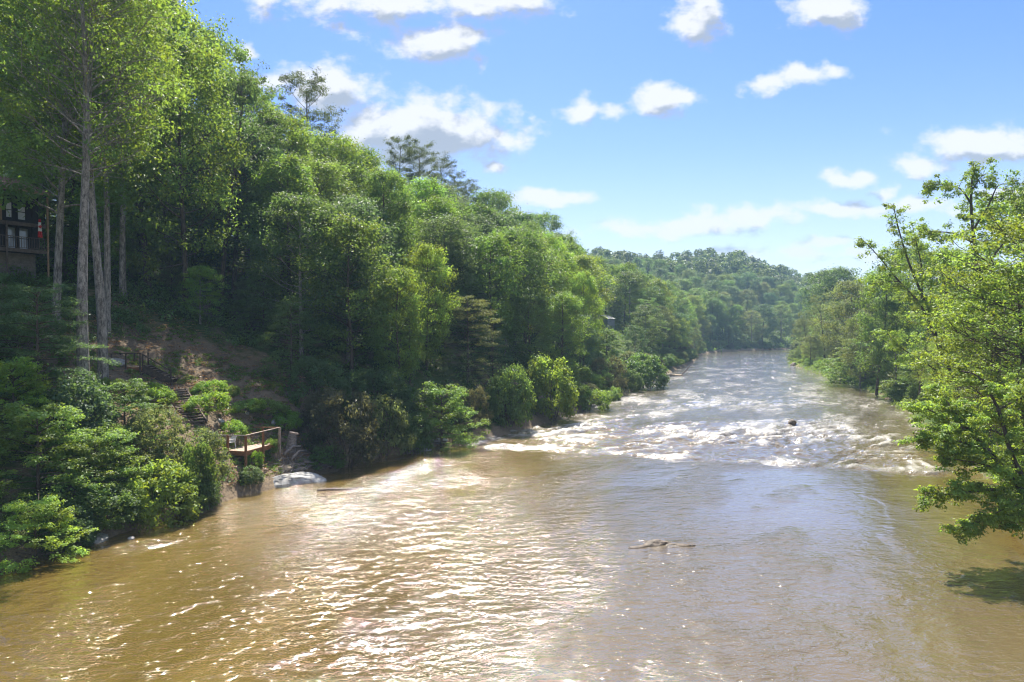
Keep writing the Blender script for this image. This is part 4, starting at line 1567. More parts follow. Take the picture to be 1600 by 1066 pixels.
def custom_tree(name, label, seed, base, limbs, color, leaf, bark, sub, cr, per, flat, up=0.8, group=None, tip_only=0.25, l2=1.0):
    """Tree whose limbs follow given points in space; sprays grow along them."""
    p = Plant(seed)
    r = p.r
    B = np.array(base)
    for pts, r0, r1, dens in limbs:
        P = catmull(np.array([np.array(q) - B for q in pts]), 4)
        p.limb(list(P), r0, r1, 7)
        L = np.concatenate([[0], np.cumsum(np.linalg.norm(np.diff(P, axis=0), axis=1))])
        n = int(L[-1] * sub * dens)
        for k in range(n):
            s = L[-1] * (tip_only + (1 - tip_only) * (k + r.uniform()) / max(1, n))
            c = np.array([np.interp(s, L, P[:, i]) for i in range(3)])
            t = np.array([np.interp(min(s + .3, L[-1]), L, P[:, i]) for i in range(3)]) - np.array([np.interp(s - .3, L, P[:, i]) for i in range(3)])
            t /= np.linalg.norm(t) + 1e-6
            d = np.cross(t, r.normal(size=3))
            d = d / (np.linalg.norm(d) + 1e-6) + 0.5 * t + np.array([0, 0, 0.12])
            d[2] *= 0.55
            d /= np.linalg.norm(d)
            ll = l2 * r.uniform(0.5, 1.5) * (1 - 0.45 * s / L[-1])
            q = p.curve(c, d, ll, 4, -0.12, 0.2)
            p.limb(q, 0.022, 0.007, 4)
            tb = r.uniform(0.2, 0.85)
            for m in (1.0, 0.72, 0.45):
                e = q[0] + (q[-1] - q[0]) * m + r.normal(0, 0.12, 3)
                z = cr * r.uniform(0.65, 1.25)
                p.clump(e, (z, z, z * flat), per * r.uniform(0.5, 1.2), np.clip(tb + r.normal(0, .12), 0, 1))
    t = empty(name, tuple(base), 0, label, 'tree', group)
    c = link(bpy.data.objects.new('crown', p.crown_mesh('crown_' + name, leaf, up=up)), t)
    c.color = tuple(color) + (1,)
    link(bpy.data.objects.new('trunk', p.wood_mesh('trunk_' + name, bark)), t)
    placed.append((base[0], base[1], 2.5))


# boughs that lean out over the water at the right
bx = Vector((30.8, 33.0, 0.5))
n1 = at(1640, 815, 33.0)
lm = [([bx + Vector((0.4, 0, -1)), bx, n1, at(1600, 770, 32.6), at(1545, 705, 32.5), at(1500, 655, 33), at(1475, 622, 33.5)], 0.26, 0.03, 1.0),
      ([n1, at(1585, 720, 33.2), at(1560, 640, 34), at(1530, 590, 34.5), at(1500, 580, 35)], 0.15, 0.02, 1.0),
      ([at(1600, 770, 32.6), at(1550, 765, 32), at(1490, 772, 31.6), at(1445, 770, 31.4)], 0.12, 0.015, 1.3),
      ([n1, at(1580, 815, 32), at(1530, 815, 31.3), at(1490, 830, 31)], 0.11, 0.015, 1.3),
      ([at(1545, 705, 32.5), at(1500, 690, 32), at(1450, 690, 32), at(1428, 680, 32)], 0.08, 0.012, 1.2),
      ([at(1570, 735, 32.6), at(1520, 722, 31.8), at(1470, 716, 31.6)], 0.07, 0.012, 0.9),
      ([at(1545, 705, 32.5), at(1495, 662, 32.6), at(1450, 640, 33), at(1428, 628, 33)], 0.07, 0.012, 1.2),
      ([at(1530, 690, 32.5), at(1490, 640, 33.5), at(1462, 605, 34.5)], 0.06, 0.012, 1.2),
      ([n1, at(1600, 740, 34), at(1600, 660, 35), at(1590, 590, 35.5)], 0.12, 0.02, 1.1),
      ([at(1560, 640, 34), at(1600, 620, 34), at(1640, 610, 34)], 0.07, 0.015, 1.0),
      ([n1, at(1620, 790, 31.5), at(1585, 790, 30.5), at(1560, 800, 30)], 0.08, 0.012, 1.2)]
custom_tree('overhanging_tree', 'bright leafy tree leaning far out over the water at the right edge', 201, bx, lm, YEL, 0.125, M_BARK, 4.0, 0.36, 56, 0.36)

# forked tree that leans over the right bank
b0 = hit(1512, 655)
b0 = Vector((at(1505, 600, 72).x, 72, gz(at(1505, 600, 72).x, 72) - 0.2))
f = lambda x, y, d=72: at(x, y, d)
lm = [([b0 - Vector((0, 0, .8)), f(1492, 600), f(1470, 550), f(1440, 480), f(1405, 440), f(1372, 400), f(1345, 372)], 0.26, 0.025, 1.0),
      ([f(1470, 550), f(1448, 480, 73), f(1420, 410, 73), f(1402, 350, 73), f(1396, 318, 73)], 0.22, 0.03, 1.0),
      ([f(1440, 480, 73), f(1440, 420, 74), f(1432, 380, 74), f(1425, 350, 74)], 0.12, 0.02, 1.0),
      ([f(1470, 550), f(1480, 490, 71), f(1475, 440, 71), f(1462, 400, 71)], 0.15, 0.02, 1.0),
      ([f(1492, 600), f(1450, 570, 71), f(1410, 545, 70), f(1385, 520, 70)], 0.12, 0.02, 1.2),
      ([f(1405, 440), f(1380, 440), f(1358, 445)], 0.07, 0.015, 1.2),
      ([f(1492, 600), f(1520, 540, 74), f(1530, 490, 75)], 0.13, 0.02, 1.0)]
custom_tree('forked_tree', 'forked dark-limbed tree leaning left with sparse top against the sky', 202, b0, lm, YEL, 0.19, M_BARK, 2.4, 0.46, 42, 0.7, l2=2.0, tip_only=0.2)

# tallest tree on the right
b0 = Vector((at(1562, 600, 60).x, 60, gz(at(1562, 600, 60).x, 60) - 0.2))
f = lambda x, y, d=60: at(x, y, d)
lm = [([b0 - Vector((0, 0, .8)), f(1560, 590), f(1552, 520), f(1535, 450), f(1524, 390), f(1518, 330), f(1518, 290), f(1522, 262)], 0.36, 0.04, 0.75),
      ([f(1518, 320), f(1500, 295), f(1470, 288), f(1448, 292)], 0.09, 0.02, 1.2),
      ([f(1522, 380), f(1490, 365), f(1460, 362), f(1440, 358)], 0.10, 0.02, 1.2),
      ([f(1530, 425), f(1500, 410), f(1470, 402)], 0.10, 0.02, 1.1),
      ([f(1520, 360), f(1545, 320), f(1560, 290), f(1585, 288)], 0.11, 0.02, 1.1),
      ([f(1532, 430), f(1560, 390), f(1590, 350), f(1610, 320)], 0.13, 0.02, 1.2),
      ([f(1550, 510), f(1580, 470), f(1610, 440)], 0.12, 0.02, 1.1),
      ([f(1518, 300), f(1530, 280), f(1545, 268)], 0.06, 0.015, 1.2)]
custom_tree('tall_bank_tree', 'tallest right bank tree with dark trunk and ragged crown against sky', 203, b0, lm, BRT, 0.17, M_BARK, 3.0, 0.44, 48, 0.7, l2=1.7, tip_only=0.28)

# ---- bushes of the left bank
for a in (
    ('layered', 56, 878, 150, 100, (0.19, 0.30, 0.035), 'bright yellow-green bush overhanging the water at the lower left corner', 0.3),
    ('layered', 22, 700, 150, 120, LIM, 'bright layered sapling at the left edge above the corner bush', 0),
    ('layered', 60, 775, 190, 130, BRT, 'spreading layered bush between corner bush and left edge sapling', 0),
    ('layered', 150, 790, 160, 110, BRT, 'yellow-tipped layered bush left of the round bright bush', 0),
    ('bush', 252, 815, 118, 96, YEL, 'round bright green bush at the waterline left of the deck', 0.2),
    ('bush', 165, 830, 100, 70, MID, 'dark green bush at the waterline under the layered bushes', 0.2),
    ('bush', 100, 860, 90, 70, DRK, 'shaded low bush beside the corner bush', 0.2),
    ('rhododendron', 292, 754, 120, 74, GRY, 'grey-green rhododendron thicket below the stairs', 0),
    ('bush', 308, 788, 62, 100, MID, 'deep green upright bush just left of the deck', 0.2),
    ('bush', 305, 800, 70, 60, DRK, 'dark green bush at the water below the rhododendron', 0.2),
    ('rhododendron', 235, 730, 110, 80, GRY, 'pale-flowered rhododendron above the round bright bush', 0),
    ('layered', 195, 690, 130, 80, MID, 'light green shrub layered at the foot of the large trunk', 0),
    ('hemlock', 60, 640, 190, 190, BLU, 'large bluish hemlock in shade below the house', 0),
    ('hemlock', -20, 600, 150, 170, DRK, 'dark hemlock at the left edge under the house', 0),
    ('bush', 110, 700, 120, 110, BLU, 'shaded blue-green bush left of the large trunk', 0),
    ('rhododendron', 160, 735, 90, 60, MID, 'mid green bush below the large trunk', 0),
    ('rhododendron', 40, 560, 130, 60, DRK, 'low dark bush against the block wall of the house', 0),
    ('low_bush', 240, 630, 58, 34, LIM, 'low lime green shrub left of the stairs', 0),
    ('low_bush', 318, 642, 58, 34, LIM, 'larger lime green shrub right of the stairs', 0),
    ('low_bush', 322, 618, 46, 26, LIM, 'small lime shrub uphill of the larger lime shrub', 0),
    ('low_bush', 365, 680, 36, 26, LIM, 'low lime shrub behind the deck chair', 0),
    ('low_bush', 352, 622, 34, 20, BRT, 'small green plant right of the larger lime shrub', 0),
    ('low_bush', 382, 646, 50, 22, LIM, 'spreading green plant on the slope above the deck', 0),
    ('low_bush', 420, 648, 52, 26, BRT, 'green plant patch uphill of the stump', 0),
    ('low_bush', 446, 672, 44, 30, LIM, 'green plant beside the stump', 0),
    ('low_bush', 394, 728, 26, 26, LIM, 'leafy green plant under the front of the deck', 0),
    ('low_bush', 416, 712, 26, 26, BRT, 'leafy green plant under the right side of the deck', 0),
    ('bush', 392, 758, 40, 26, DRK, 'dark small bush on the mud between deck and boulder', 0),
    ('low_bush', 176, 612, 46, 26, BRT, 'yellowish plant below the stair landing', 0),
    ('rhododendron', 540, 724, 125, 105, RED, 'large reddish-brown rhododendron at the water right of the driftwood', 0.2),
    ('rhododendron', 500, 690, 80, 70, RED, 'brownish rhododendron upslope of the large reddish one', 0),
    ('rhododendron', 595, 712, 105, 88, GRY, 'grey-green rhododendron between reddish bush and bright drooping bush', 0.2),
    ('bush', 510, 732, 60, 36, MID, 'low green bush at the water edge right of driftwood', 0.2),
    ('rhododendron', 590, 655, 120, 70, DRK, 'dark bush upslope of the grey-green rhododendron', 0),
    ('rhododendron', 500, 640, 110, 70, DRK, 'dark thicket at the right edge of the clearing', 0),
    ('layered', 690, 698, 135, 92, BRT, 'bright drooping bush reaching over the head of the rapids', 0.1),
    ('bush', 645, 702, 70, 60, MID, 'mid green bush left of the bright drooping bush', 0.2),
    ('rhododendron', 738, 670, 60, 60, RED, 'reddish bush between drooping bush and rounded bush', 0.1),
    ('bush', 795, 664, 76, 92, MID, 'rounded bush with pale lit right side beside the rapids', 0.1),
    ('bush', 860, 654, 88, 98, YEL, 'rounded yellow-green bush downstream of the pale-sided bush', 0.1),
    ('low_bush', 915, 638, 60, 36, BRT, 'low bright bush at the water after the yellow-green bush', 0.1),
    ('low_bush', 950, 625, 36, 24, BRT, 'small green bush before the white rock', 0.1),
    ('layered', 948, 560, 60, 40, MID, 'leafy sapling growing downhill of the grey cabin', 0),
    ('rhododendron', 950, 612, 60, 50, RED, 'reddish bush under the bright conical tree', 0),
    ('bush', 1008, 606, 72, 54, MID, 'round dark green bush at the far left waterline', 0.1),
    ('bush', 985, 612, 40, 36, DRK, 'dark bush behind the white rock', 0.1),
):
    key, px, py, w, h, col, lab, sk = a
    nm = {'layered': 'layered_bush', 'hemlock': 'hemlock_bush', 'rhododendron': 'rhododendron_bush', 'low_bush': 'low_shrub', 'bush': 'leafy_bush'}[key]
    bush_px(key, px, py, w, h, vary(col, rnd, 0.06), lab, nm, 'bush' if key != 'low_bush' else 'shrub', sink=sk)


# ---- woods on the left hillside, thinned so that no two trunks crowd
def poly_in(px, py, poly):
    c = False
    for i in range(len(poly)):
        x0, y0 = poly[i]
        x1, y1 = poly[i - 1]
        if (y0 > py) != (y1 > py) and px < (x1 - x0) * (py - y0) / (y1 - y0) + x0:
            c = not c
    return c


CLEAR = [(hit(a, b).x, hit(a, b).y) for a, b in ((150, 585), (190, 530), (290, 505), (350, 545), (470, 630), (490, 740), (380, 760), (270, 700), (170, 650))]
KINDS = {'oak': ('oak_tree', 'round-crowned oak'), 'maple': ('maple_tree', 'oval-crowned maple'), 'poplar': ('poplar_tree', 'conical leafy tree'),
         'hickory': ('hickory_tree', 'tall open-crowned hickory'), 'beech': ('beech_tree', 'low-branched beech'), 'dense': ('broadleaf_tree', 'dense rounded tree'),
         'pine': ('pine_tree', 'dark pine'), 'pine_tall': ('pine_tree', 'tall ragged pine'), 'open': ('broadleaf_tree', 'open-crowned tree'), 'hemlock': ('hemlock_tree', 'drooping hemlock')}
rng = np.random.default_rng(77)


def free(x, y, s):
    for (a, b, q) in placed:
        if (a - x) ** 2 + (b - y) ** 2 < (0.5 * (s + q)) ** 2:
            return False
    return True


FILL = []          # (object, tone, kind words, where, side of the river)


def tone_of(c):
    if c[0] > 0.10 and c[1] > 0.18:
        return 'bright'
    if c[2] > 0.055:
        return 'grey-green'
    if c[1] < 0.095:
        return 'blackish'
    if c[1] < 0.145:
        return 'dark'
    return 'mid-green'


def enlist(o, c, kind, where, line):
    FILL.append((o, tone_of(c), kind, where, line))


MARKS_L = [(40, 'the dark house'), (140, 'the twin pale trunks'), (200, 'the slender straight trunk'), (262, 'the stairs'), (330, 'the lime shrubs'), (392, 'the deck'), (452, 'the stump'), (490, 'the driftwood'),
           (540, 'the large reddish bush'), (595, 'the grey-green thicket'), (645, 'the flat waterline rock'), (690, 'the bright drooping bush'), (738, 'the small reddish bush'), (795, 'the pale-sided bush'),
           (860, 'the yellow-green bush'), (912, 'the bright conical tree'), (955, 'the hidden cabin'), (980, 'the white rock'), (1010, 'the far round bush'), (1052, 'the tan rock shelf'), (1085, 'the bend willows'),
           (1131, 'the bleached dead trunk'), (1180, 'the far end of the river'), (1235, 'the right bend')]
MARKS_R = [(1235, 'the corner willow'), (1265, 'the farthest leaning willow'), (1295, 'the leaning willow'), (1335, 'the round grey crown'), (1372, 'the leaning dark trunk'), (1405, 'the second dark trunk'), (1440, 'the open-crowned tree'),
           (1480, 'the forked tree'), (1530, 'the overhanging boughs'), (1570, 'the tallest bank tree'), (1630, 'the right edge')]


def trim(o):
    if len(o['label'].split()) > 16:
        o['label'] = o['label'].replace(' the ', ' ').replace('just left', 'left').replace('just right', 'right')


def name_fill():
    by = {}
    for o, tone, kind, where, line in FILL:
        px = 800 + FPX * o.location.x / o.location.y
        mk = min(MARKS_L if line == 'L' else MARKS_R, key=lambda q: abs(q[0] - px))
        side = 'behind' if abs(mk[0] - px) < 9 else ('just right of' if px > mk[0] else 'just left of')
        lab = tone + ' ' + kind + ' ' + where + ', ' + side + ' ' + mk[1]
        by.setdefault(lab, []).append(o)
    for lab, os_ in by.items():
        os_.sort(key=lambda q: q.location.y)
        n = len(os_)
        for i, o in enumerate(os_):
            if n == 1:
                o['label'] = lab
            elif n == 2:
                o['label'] = ('nearer ' if i == 0 else 'farther ') + lab
            else:
                o['label'] = ('nearest ' if i == 0 else 'farthest ' if i == n - 1 else ('second nearest ', 'third nearest ', 'fourth nearest ', 'fifth nearest ', 'sixth nearest ')[min(i - 1, 4)]) + lab
            trim(o)


CABIN_Y = hit(955, 514).y


def left_woods():
    cnt = 0
    tries = 0
    while cnt < 290 and tries < 9000:
        tries += 1
        y = 60 + 275 * rng.uniform() ** 1.25
        x = rng.uniform(-110, 120)
        a = left_of(x, y)
        if a < 4 or a > (100 if x < -0.38 * y else 66):
            continue
        px = 800 + FPX * x / y
        if px < -130 or px > 1180:
            continue
        if y < 66 and px < 420:
            continue
        if poly_in(x, y, CLEAR):
            continue
        if px < 100 and y < 72:
            continue
        if 918 < px < 990 and 95 < y < CABIN_Y and a > 3:
            continue
        if -36 < x < -22 and y < 78 and rng.uniform() < 0.75:
            continue
        sp = 5.4 if a < 22 else 7.2
        sp *= 1 + 0.15 * (y > 150)
        if not free(x, y, sp):
            continue
        row = 'near the water' if a < 15 else ('halfway up' if a < 36 else 'along the ridge')
        zone = 'behind the clearing' if y < 96 else ('above the rapids' if y < 150 else ('short of the bend' if y < 225 else 'at the bend'))
        if a > 38 and rng.uniform() < 0.30:
            key, col = ('pine', 'pine_tall')[int(rng.integers(2))], PIN
            H = rng.uniform(19, 24)
        elif a < 9:
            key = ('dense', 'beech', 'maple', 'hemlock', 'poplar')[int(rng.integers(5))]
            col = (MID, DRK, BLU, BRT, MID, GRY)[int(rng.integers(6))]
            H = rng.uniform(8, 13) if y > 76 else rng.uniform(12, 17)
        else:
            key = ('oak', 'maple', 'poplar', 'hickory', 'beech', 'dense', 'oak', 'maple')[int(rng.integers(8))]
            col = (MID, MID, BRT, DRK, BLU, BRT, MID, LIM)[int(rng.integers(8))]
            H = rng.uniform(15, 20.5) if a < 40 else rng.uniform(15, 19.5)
        # the crest falls away towards the bend
        H *= 1 - 0.12 * float(sstep(y, 120, 260)) if a > 20 else 1
        nm, words_ = KINDS[key]
        lab = words_ + ' ' + row + ' on the left hillside ' + zone
        col = vary(col, rnd, 0.12)
        t = plant(key, x, y, H, rng.uniform(0, 6.28), col, nm, lab, 'hillside trees ' + row + ' ' + zone, wide=rng.uniform(0.98, 1.3))
        enlist(t, col, words_, {'near the water': 'low on left hillside', 'halfway up': 'halfway up left hillside', 'along the ridge': 'on left ridge'}[row], 'L')
        placed.append((x, y, sp))
        cnt += 1


def right_woods():
    cnt = 0
    tries = 0
    while cnt < 80 and tries < 4000:
        tries += 1
        y = 52 + 260 * rng.uniform() ** 1.2
        x = rng.uniform(36, 210)
        b = right_of(x, y)
        if b < 5 or b > 55:
            continue
        px = 800 + FPX * x / y
        if px > 1660 or px < 1225:
            continue
        if not free(x, y, 5.8):
            continue
        key = ('dense', 'maple', 'beech', 'beech', 'dense')[int(rng.integers(5))]
        col = (BRT, YEL, GRY, MID, LIM)[int(rng.integers(5))]
        zone = 'opposite the rapids' if y < 110 else ('halfway to the bend' if y < 190 else 'at the right bend')
        row = 'near the water' if b < 16 else 'deep in the wood'
        H = rng.uniform(12, 17) if b < 30 else rng.uniform(15, 20)
        if px < 1300:
            H *= 0.85
        nm, words_ = KINDS[key]
        col = vary(col, rnd, 0.12)
        t = plant(key, x, y, H, rng.uniform(0, 6.28), col, nm, words_ + ' ' + row + ' on the flat right bank ' + zone, 'right bank trees ' + row + ' ' + zone, wide=rng.uniform(1.0, 1.3))
        enlist(t, col, words_, 'by the right waterside' if b < 16 else 'back from right bank', 'R')
        placed.append((x, y, 6.5))
        cnt += 1
    cnt = tries = 0
    while cnt < 34 and tries < 3000:
        tries += 1
        y = 64 + 200 * rng.uniform() ** 1.2
        x = rng.uniform(40, 190)
        b = right_of(x, y)
        px = 800 + FPX * x / y
        if b < 2.0 or b > 12 or px > 1560 or px < 1228 or not free(x, y, 3.2):
            continue
        key = ('dense', 'beech', 'maple', 'layered')[int(rng.integers(4))]
        col = vary((GRY, BRT, MID, YEL)[int(rng.integers(4))], rnd, 0.1)
        t = plant(key, x, y, rng.uniform(4.5, 8.0), rng.uniform(0, 6.28), col, 'bankside_tree', 'tree', 'low bankside trees on the right', wide=rng.uniform(1.1, 1.5))
        enlist(t, col, {'dense': 'low rounded', 'beech': 'low spreading', 'maple': 'young oval', 'layered': 'low layered'}[key] + ' tree', 'by the right waterside', 'R')
        placed.append((x, y, 2.5))
        cnt += 1
    # upstream of the frame's right edge: what the near right water mirrors
    for x, y, H, od in ((34, 16, 14, 'nearest'), (36, 24, 15, 'second nearest'), (38, 30, 16, 'third nearest'), (40, 38, 15, 'farthest')):
        plant('maple', x, y, H, rng.uniform(0, 6.28), YEL, 'maple_tree', od + ' of the sunlit maples beyond the right edge of the view', 'near right bank maples')


def understorey():
    cnt = tries = 0
    while cnt < 70 and tries < 4000:
        tries += 1
        y = 64 + 110 * rng.uniform() ** 1.3
        x = rng.uniform(-110, 20)
        a = left_of(x, y)
        px = 800 + FPX * x / y
        if a < 10 or a > 90 or px < -40 or px > 800 or poly_in(x, y, CLEAR) or (px < 100 and y < 74) or not free(x, y, 3.4):
            continue
        key = ('dense', 'beech', 'layered', 'maple')[int(rng.integers(4))]
        zone = 'behind the house and clearing' if px < 330 else 'in the shade of the left hillside'
        col = vary((MID, BRT, GRY, LIM)[int(rng.integers(4))], rnd, 0.12)
        kd = {'dense': 'small rounded', 'beech': 'small spreading', 'layered': 'small layered', 'maple': 'slim'}[key] + ' understorey tree'
        t = plant(key, x, y, rng.uniform(5, 9.5), rng.uniform(0, 6.28), col, 'understorey_tree', kd + ' ' + zone, 'understorey trees ' + zone, wide=rng.uniform(0.9, 1.3))
        enlist(t, col, kd, 'in shade', 'L')
        placed.append((x, y, 2.0))
        cnt += 1


left_woods()
understorey()
right_woods()


# ---- bushes along both waterlines farther off
def bank_bushes():
    for line, off, name, lab in ((LB, 1.0, 'left', 'bush at the foot of the left hillside'), (RB, -1.2, 'right', 'bush on the grassy right bank')):
        P = line
        L = np.concatenate([[0], np.cumsum(np.hypot(*np.diff(P, axis=0).T))])
        s = 0.0
        while s < L[-1]:
            x, y = np.interp(s, L, P[:, 0]), np.interp(s, L, P[:, 1])
            x2, y2 = np.interp(s + 1, L, P[:, 0]), np.interp(s + 1, L, P[:, 1])
            nx_, ny_ = -(y2 - y), (x2 - x)
            q = math.hypot(nx_, ny_) + 1e-6
            w = rng.uniform(0.2, 3.2) * (1 if off > 0 else -1)
            X, Y = x + nx_ / q * (off + w), y + ny_ / q * (off + w)
            px = 800 + FPX * X / max(Y, 1)
            ok = (Y > 86 and off > 0 or Y > 66 and off < 0) and Y < 345 and px < 1640 and X < 240
            if ok:
                key = ('bush', 'rhododendron', 'bush', 'low_bush')[int(rng.integers(4))]
                if off < 0 and rng.uniform() < 0.55:
                    key = 'low_bush'
                H = {'bush': rng.uniform(1.8, 3.6), 'rhododendron': rng.uniform(1.6, 3.0), 'low_bush': rng.uniform(0.8, 1.5)}[key]
                if off < 0:
                    H *= 0.75
                col = (MID, DRK, BRT, GRY, RED)[int(rng.integers(5))] if off > 0 else (BRT, LIM, MID, YEL)[int(rng.integers(4))]
                zone = 'beside the rapids' if Y < 120 else ('midway to the bend' if Y < 210 else 'at the river bend')
                kind = {'bush': 'rounded leafy', 'rhododendron': 'spreading rhododendron', 'low_bush': 'low leafy'}[key]
                col = vary(col, rnd, 0.1)
                t = plant(key, X, Y, H, rng.uniform(0, 6.28), col, {'bush': 'leafy_bush', 'rhododendron': 'rhododendron_bush', 'low_bush': 'low_shrub'}[key],
                      kind + ' ' + lab + ' ' + zone, 'bushes ' + zone + ' on the ' + name + ' bank', 'bush', wide=rng.uniform(0.9, 1.4))
                enlist(t, col, kind + ' bush', 'at left waterline' if off > 0 else 'at right waterline', 'L' if off > 0 else 'R')
            s += rng.uniform(1.3, 3.6) * (1 + max(0, Y - 150) / 150)


bank_bushes()


# ---- woods on the far hill: the nearest as trees, the rest as one mass
def far_woods():
    def crown(seed, n, H, Rc):
        r = np.random.default_rng(seed)
        k = 26
        c = r.normal(size=(k, 3))
        c /= np.linalg.norm(c, axis=1)[:, None]
        c = c * np.array([Rc, Rc, H * 0.36]) * 0.72 + np.array([0, 0, H * 0.62])
        i = r.integers(0, k, n)
        d = r.normal(size=(n, 3))
        d /= np.linalg.norm(d, axis=1)[:, None]
        pos = c[i] + d * (r.uniform(0.3, 1, n) ** 0.5)[:, None] * np.array([Rc, Rc, Rc]) * 0.36
        nrm = d + np.array([0, 0, 0.5]) + 0.5 * r.normal(size=(n, 3))
        nrm /= np.linalg.norm(nrm, axis=1)[:, None]
        a = np.cross(nrm, r.normal(size=(n, 3)))
        a /= np.linalg.norm(a, axis=1)[:, None]
        b = np.cross(nrm, a)
        sz = 0.85 * np.exp(r.normal(0, .25, n))
        a *= (sz / 2)[:, None]
        b *= (sz * .36)[:, None]
        return np.stack([pos - a, pos - b, pos + a, pos + b], 1), r.uniform(-.18, .18, k)[i]
    protos = [crown(301 + k, 900, 16, 4.6 - 0.3 * (k % 3)) for k in range(5)]
    VV, TT = [], []
    pts = []
    tries = 0
    while tries < 9000:
        tries += 1
        y = rng.uniform(322, 690)
        x = rng.uniform(40, 420)
        px = 800 + FPX * x / y
        if px < 930 or px > 1400:
            continue
        a = left_of(x, y)
        if a < 4 or a > 235:
            continue
        sp = rng.uniform(6.4, 10.5)
        if any((q[0] - x) ** 2 + (q[1] - y) ** 2 < sp * sp for q in pts):
            continue
        if not free(x, y, 5):
            continue
        pts.append((x, y, a))
    pts.sort(key=lambda q: q[1])
    keys = ('dense', 'oak', 'beech', 'poplar', 'maple', 'dense')
    for k, (x, y, a) in enumerate(pts):
        z = gz(x, y)
        if k < 130:
            key = keys[int(rng.integers(6))]
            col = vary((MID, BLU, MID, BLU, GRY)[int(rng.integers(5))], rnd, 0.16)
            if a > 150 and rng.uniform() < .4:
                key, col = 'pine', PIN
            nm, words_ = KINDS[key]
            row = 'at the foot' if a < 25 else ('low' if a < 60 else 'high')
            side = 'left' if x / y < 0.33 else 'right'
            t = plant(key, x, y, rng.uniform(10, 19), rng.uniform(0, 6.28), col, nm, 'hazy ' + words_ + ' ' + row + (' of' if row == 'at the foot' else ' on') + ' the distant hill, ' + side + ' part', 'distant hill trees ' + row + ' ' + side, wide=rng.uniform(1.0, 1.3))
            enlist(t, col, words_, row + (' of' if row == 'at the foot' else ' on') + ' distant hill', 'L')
        else:
            V, t = protos[k % 5]
            an = rng.uniform(0, 6.28)
            s = rng.uniform(0.7, 1.5)
            c_, s_ = math.cos(an), math.sin(an)
            W = V.copy()
            W[..., 0], W[..., 1] = V[..., 0] * c_ - V[..., 1] * s_, V[..., 0] * s_ + V[..., 1] * c_
            W = W * np.array([s, s, min(1.25, s) * rng.uniform(0.8, 1.2)]) + np.array([x, y, z - 1])
            VV.append(W.reshape(-1, 3))
            TT.append(np.repeat(np.clip(rng.uniform(0.15, 0.75) + t, 0, 1), 4))
    if VV:
        V = np.concatenate(VV)
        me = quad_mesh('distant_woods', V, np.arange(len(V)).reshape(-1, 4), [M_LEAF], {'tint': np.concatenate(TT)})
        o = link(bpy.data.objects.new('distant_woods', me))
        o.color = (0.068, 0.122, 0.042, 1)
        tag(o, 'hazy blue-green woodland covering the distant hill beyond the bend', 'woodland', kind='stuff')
    return len(pts)


N_FAR = far_woods()
# bare-topped pines that break the far skyline
for k, (px, top, d) in enumerate(((1030, 394, 450), (1128, 400, 520), (1212, 421, 560))):
    r_ = ray(px, 533)
    x, y = r_.x * d, d
    z = gz(x, y)
    H = max(10, at(px, top, d).z - z)
    plant('pine_tall', x, y, H, k * 1.7, PIN, 'pine_tree', ('leftmost', 'middle', 'rightmost')[k] + ' of three ragged pines rising above the distant hill skyline', 'distant skyline pines', wide=1.2)


name_fill()


# ---- low growth
def scatter(name, label, cat, pts, rad, per, leaf, color, flat=0.5, seed=1, aspect=0.6, up=0.5):
    p = Plant(seed)
    for (x, y, z, s) in pts:
        p.clump((x, y, z + rad * s * 0.3), (rad * s, rad * s, rad * s * flat), per, p.r.uniform(0.05, 0.95))
    me = p.crown_mesh(name, leaf, aspect=aspect, up=up)
    o = link(bpy.data.objects.new(name, me))
    o.color = tuple(color) + (1,)
    tag(o, label, cat, kind='stuff')


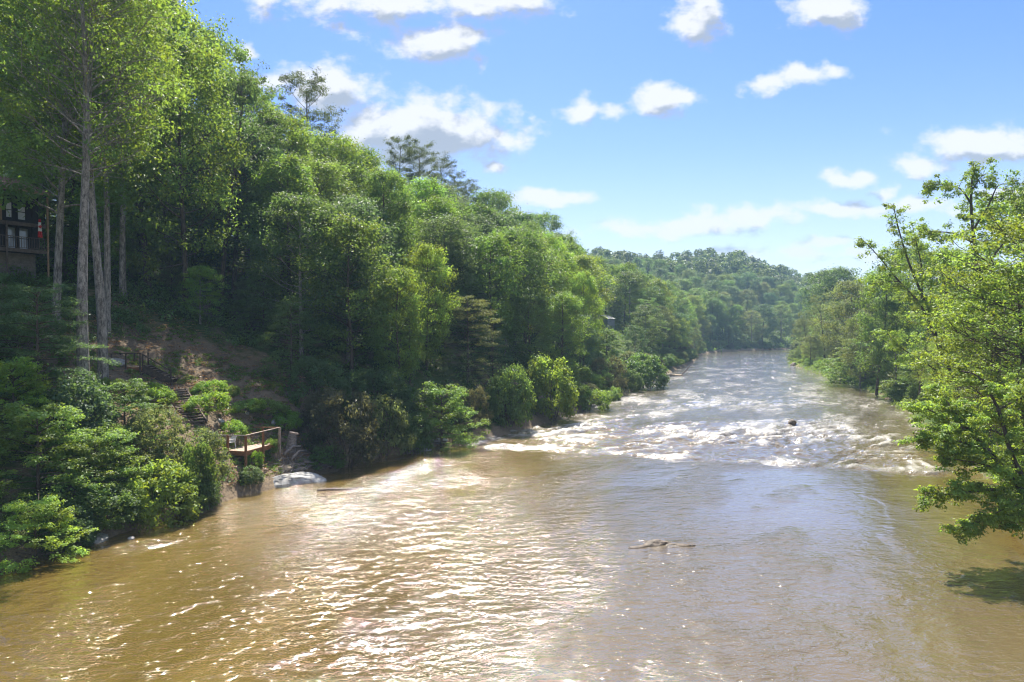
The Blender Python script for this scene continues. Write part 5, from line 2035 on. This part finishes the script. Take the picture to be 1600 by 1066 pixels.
def low_growth():
    # forest undergrowth on the left slope
    pts = []
    while len(pts) < 1500:
        y = 58 + 190 * rng.uniform() ** 1.5
        x = rng.uniform(-80, 70)
        a = left_of(x, y)
        if a < 1.5 or a > 40 or poly_in(x, y, CLEAR):
            continue
        px = 800 + FPX * x / y
        if px < -20 or px > 1150:
            continue
        pts.append((x, y, gz(x, y) + 0.3, rng.uniform(0.7, 1.9)))
    n0 = len(pts)
    while len(pts) < n0 + 700:
        y = rng.uniform(62, 125)
        x = rng.uniform(-110, -22)
        a = left_of(x, y)
        px = 800 + FPX * x / y
        if a < 14 or a > 100 or poly_in(x, y, CLEAR) or px < -20 or px > 520 or (px < 100 and y < 74):
            continue
        pts.append((x, y, gz(x, y) + 0.4, rng.uniform(0.9, 2.6)))
    scatter('undergrowth', 'dark leafy undergrowth covering the forest floor of left slope', 'undergrowth', pts, 0.75, 46, 0.24, MID, 0.7, 5)
    far = []
    while len(far) < 420:
        y = rng.uniform(290, 400)
        x = rng.uniform(85, 190)
        a = left_of(x, y)
        if 1.0 < a < 45:
            far.append((x, y, gz(x, y), rng.uniform(0.7, 1.5)))
    scatter('distant_undergrowth', 'hazy bushes filling the foot of the distant hill', 'undergrowth', far, 2.0, 40, 0.7, MID, 0.7, 15)
    # near-left slope between the bushes
    pts = []
    while len(pts) < 520:
        y = rng.uniform(29, 60)
        x = rng.uniform(-46, -14)
        a = left_of(x, y)
        px = 800 + FPX * x / y
        if a < 0.6 or px < -60 or px > 520 or poly_in(x, y, CLEAR):
            continue
        pts.append((x, y, gz(x, y), rng.uniform(0.6, 1.6)))
    scatter('bank_undergrowth', 'dark leafy plants between the bushes of the near left bank', 'undergrowth', pts, 0.55, 90, 0.14, MID, 0.6, 6)
    # leaves fallen on the open slope
    pts = []
    while len(pts) < 1500:
        x, y = rng.uniform(-36, -14), rng.uniform(43, 63)
        if left_of(x, y) > 1.0:
            pts.append((x, y, gz(x, y) + 0.03, rng.uniform(0.6, 1.5)))
    scatter('leaf_litter', 'dry brown fallen leaves lying on the bare slope', 'leaf litter', pts, 0.4, 12, 0.13, (0.21, 0.13, 0.075), 0.10, 9, up=2.5)
    # sparse plants on the open slope
    pts = []
    while len(pts) < 900:
        x, y = rng.uniform(-34, -14), rng.uniform(44, 62)
        if not poly_in(x, y, CLEAR):
            continue
        if fbm(np.array([x / 2.2]), np.array([y / 2.2]), 91, 2)[0] < -0.08:
            continue
        pts.append((x, y, gz(x, y), rng.uniform(0.4, 1.1)))
    scatter('slope_plants', 'scattered low green plants on the bare brown slope', 'ground cover', pts, 0.36, 44, 0.11, BRT, 0.5, 7)
    # grass and herbs of the right bank
    pts = []
    while len(pts) < 3200:
        y = 50 + 200 * rng.uniform() ** 1.6
        x = rng.uniform(34, 130)
        b = right_of(x, y)
        if b < -0.1 or b > 22:
            continue
        px = 800 + FPX * x / y
        if px > 1620:
            continue
        if b > 8 and rng.uniform() < 0.5:
            continue
        pts.append((x, y, gz(x, y), rng.uniform(0.6, 1.5)))
    scatter('bank_grass', 'bright grass and herbs growing along the flat right bank', 'grass', pts, 0.5, 42, 0.17, (0.125, 0.230, 0.026), 0.55, 8, aspect=0.35, up=0.1)


low_growth()


# ------------------------------------------------------------------ air
def haze():
    b = MB()
    b.box(-1100, 1150, -150, 1750, -4.0, 130)
    m, g, out = mat('haze')
    v = g.node('ShaderNodeVolumePrincipled')
    v.inputs['Color'].default_value = (0.46, 0.72, 1.0, 1)
    v.inputs['Density'].default_value = HAZE
    v.inputs['Anisotropy'].default_value = 0.0
    g.l.new(v.outputs[0], out.inputs['Volume'])
    o = b.build('haze', m)
    tag(o, 'thin blue summer haze hanging in the river valley', 'haze', kind='stuff')


HAZE = 0.00034
haze()
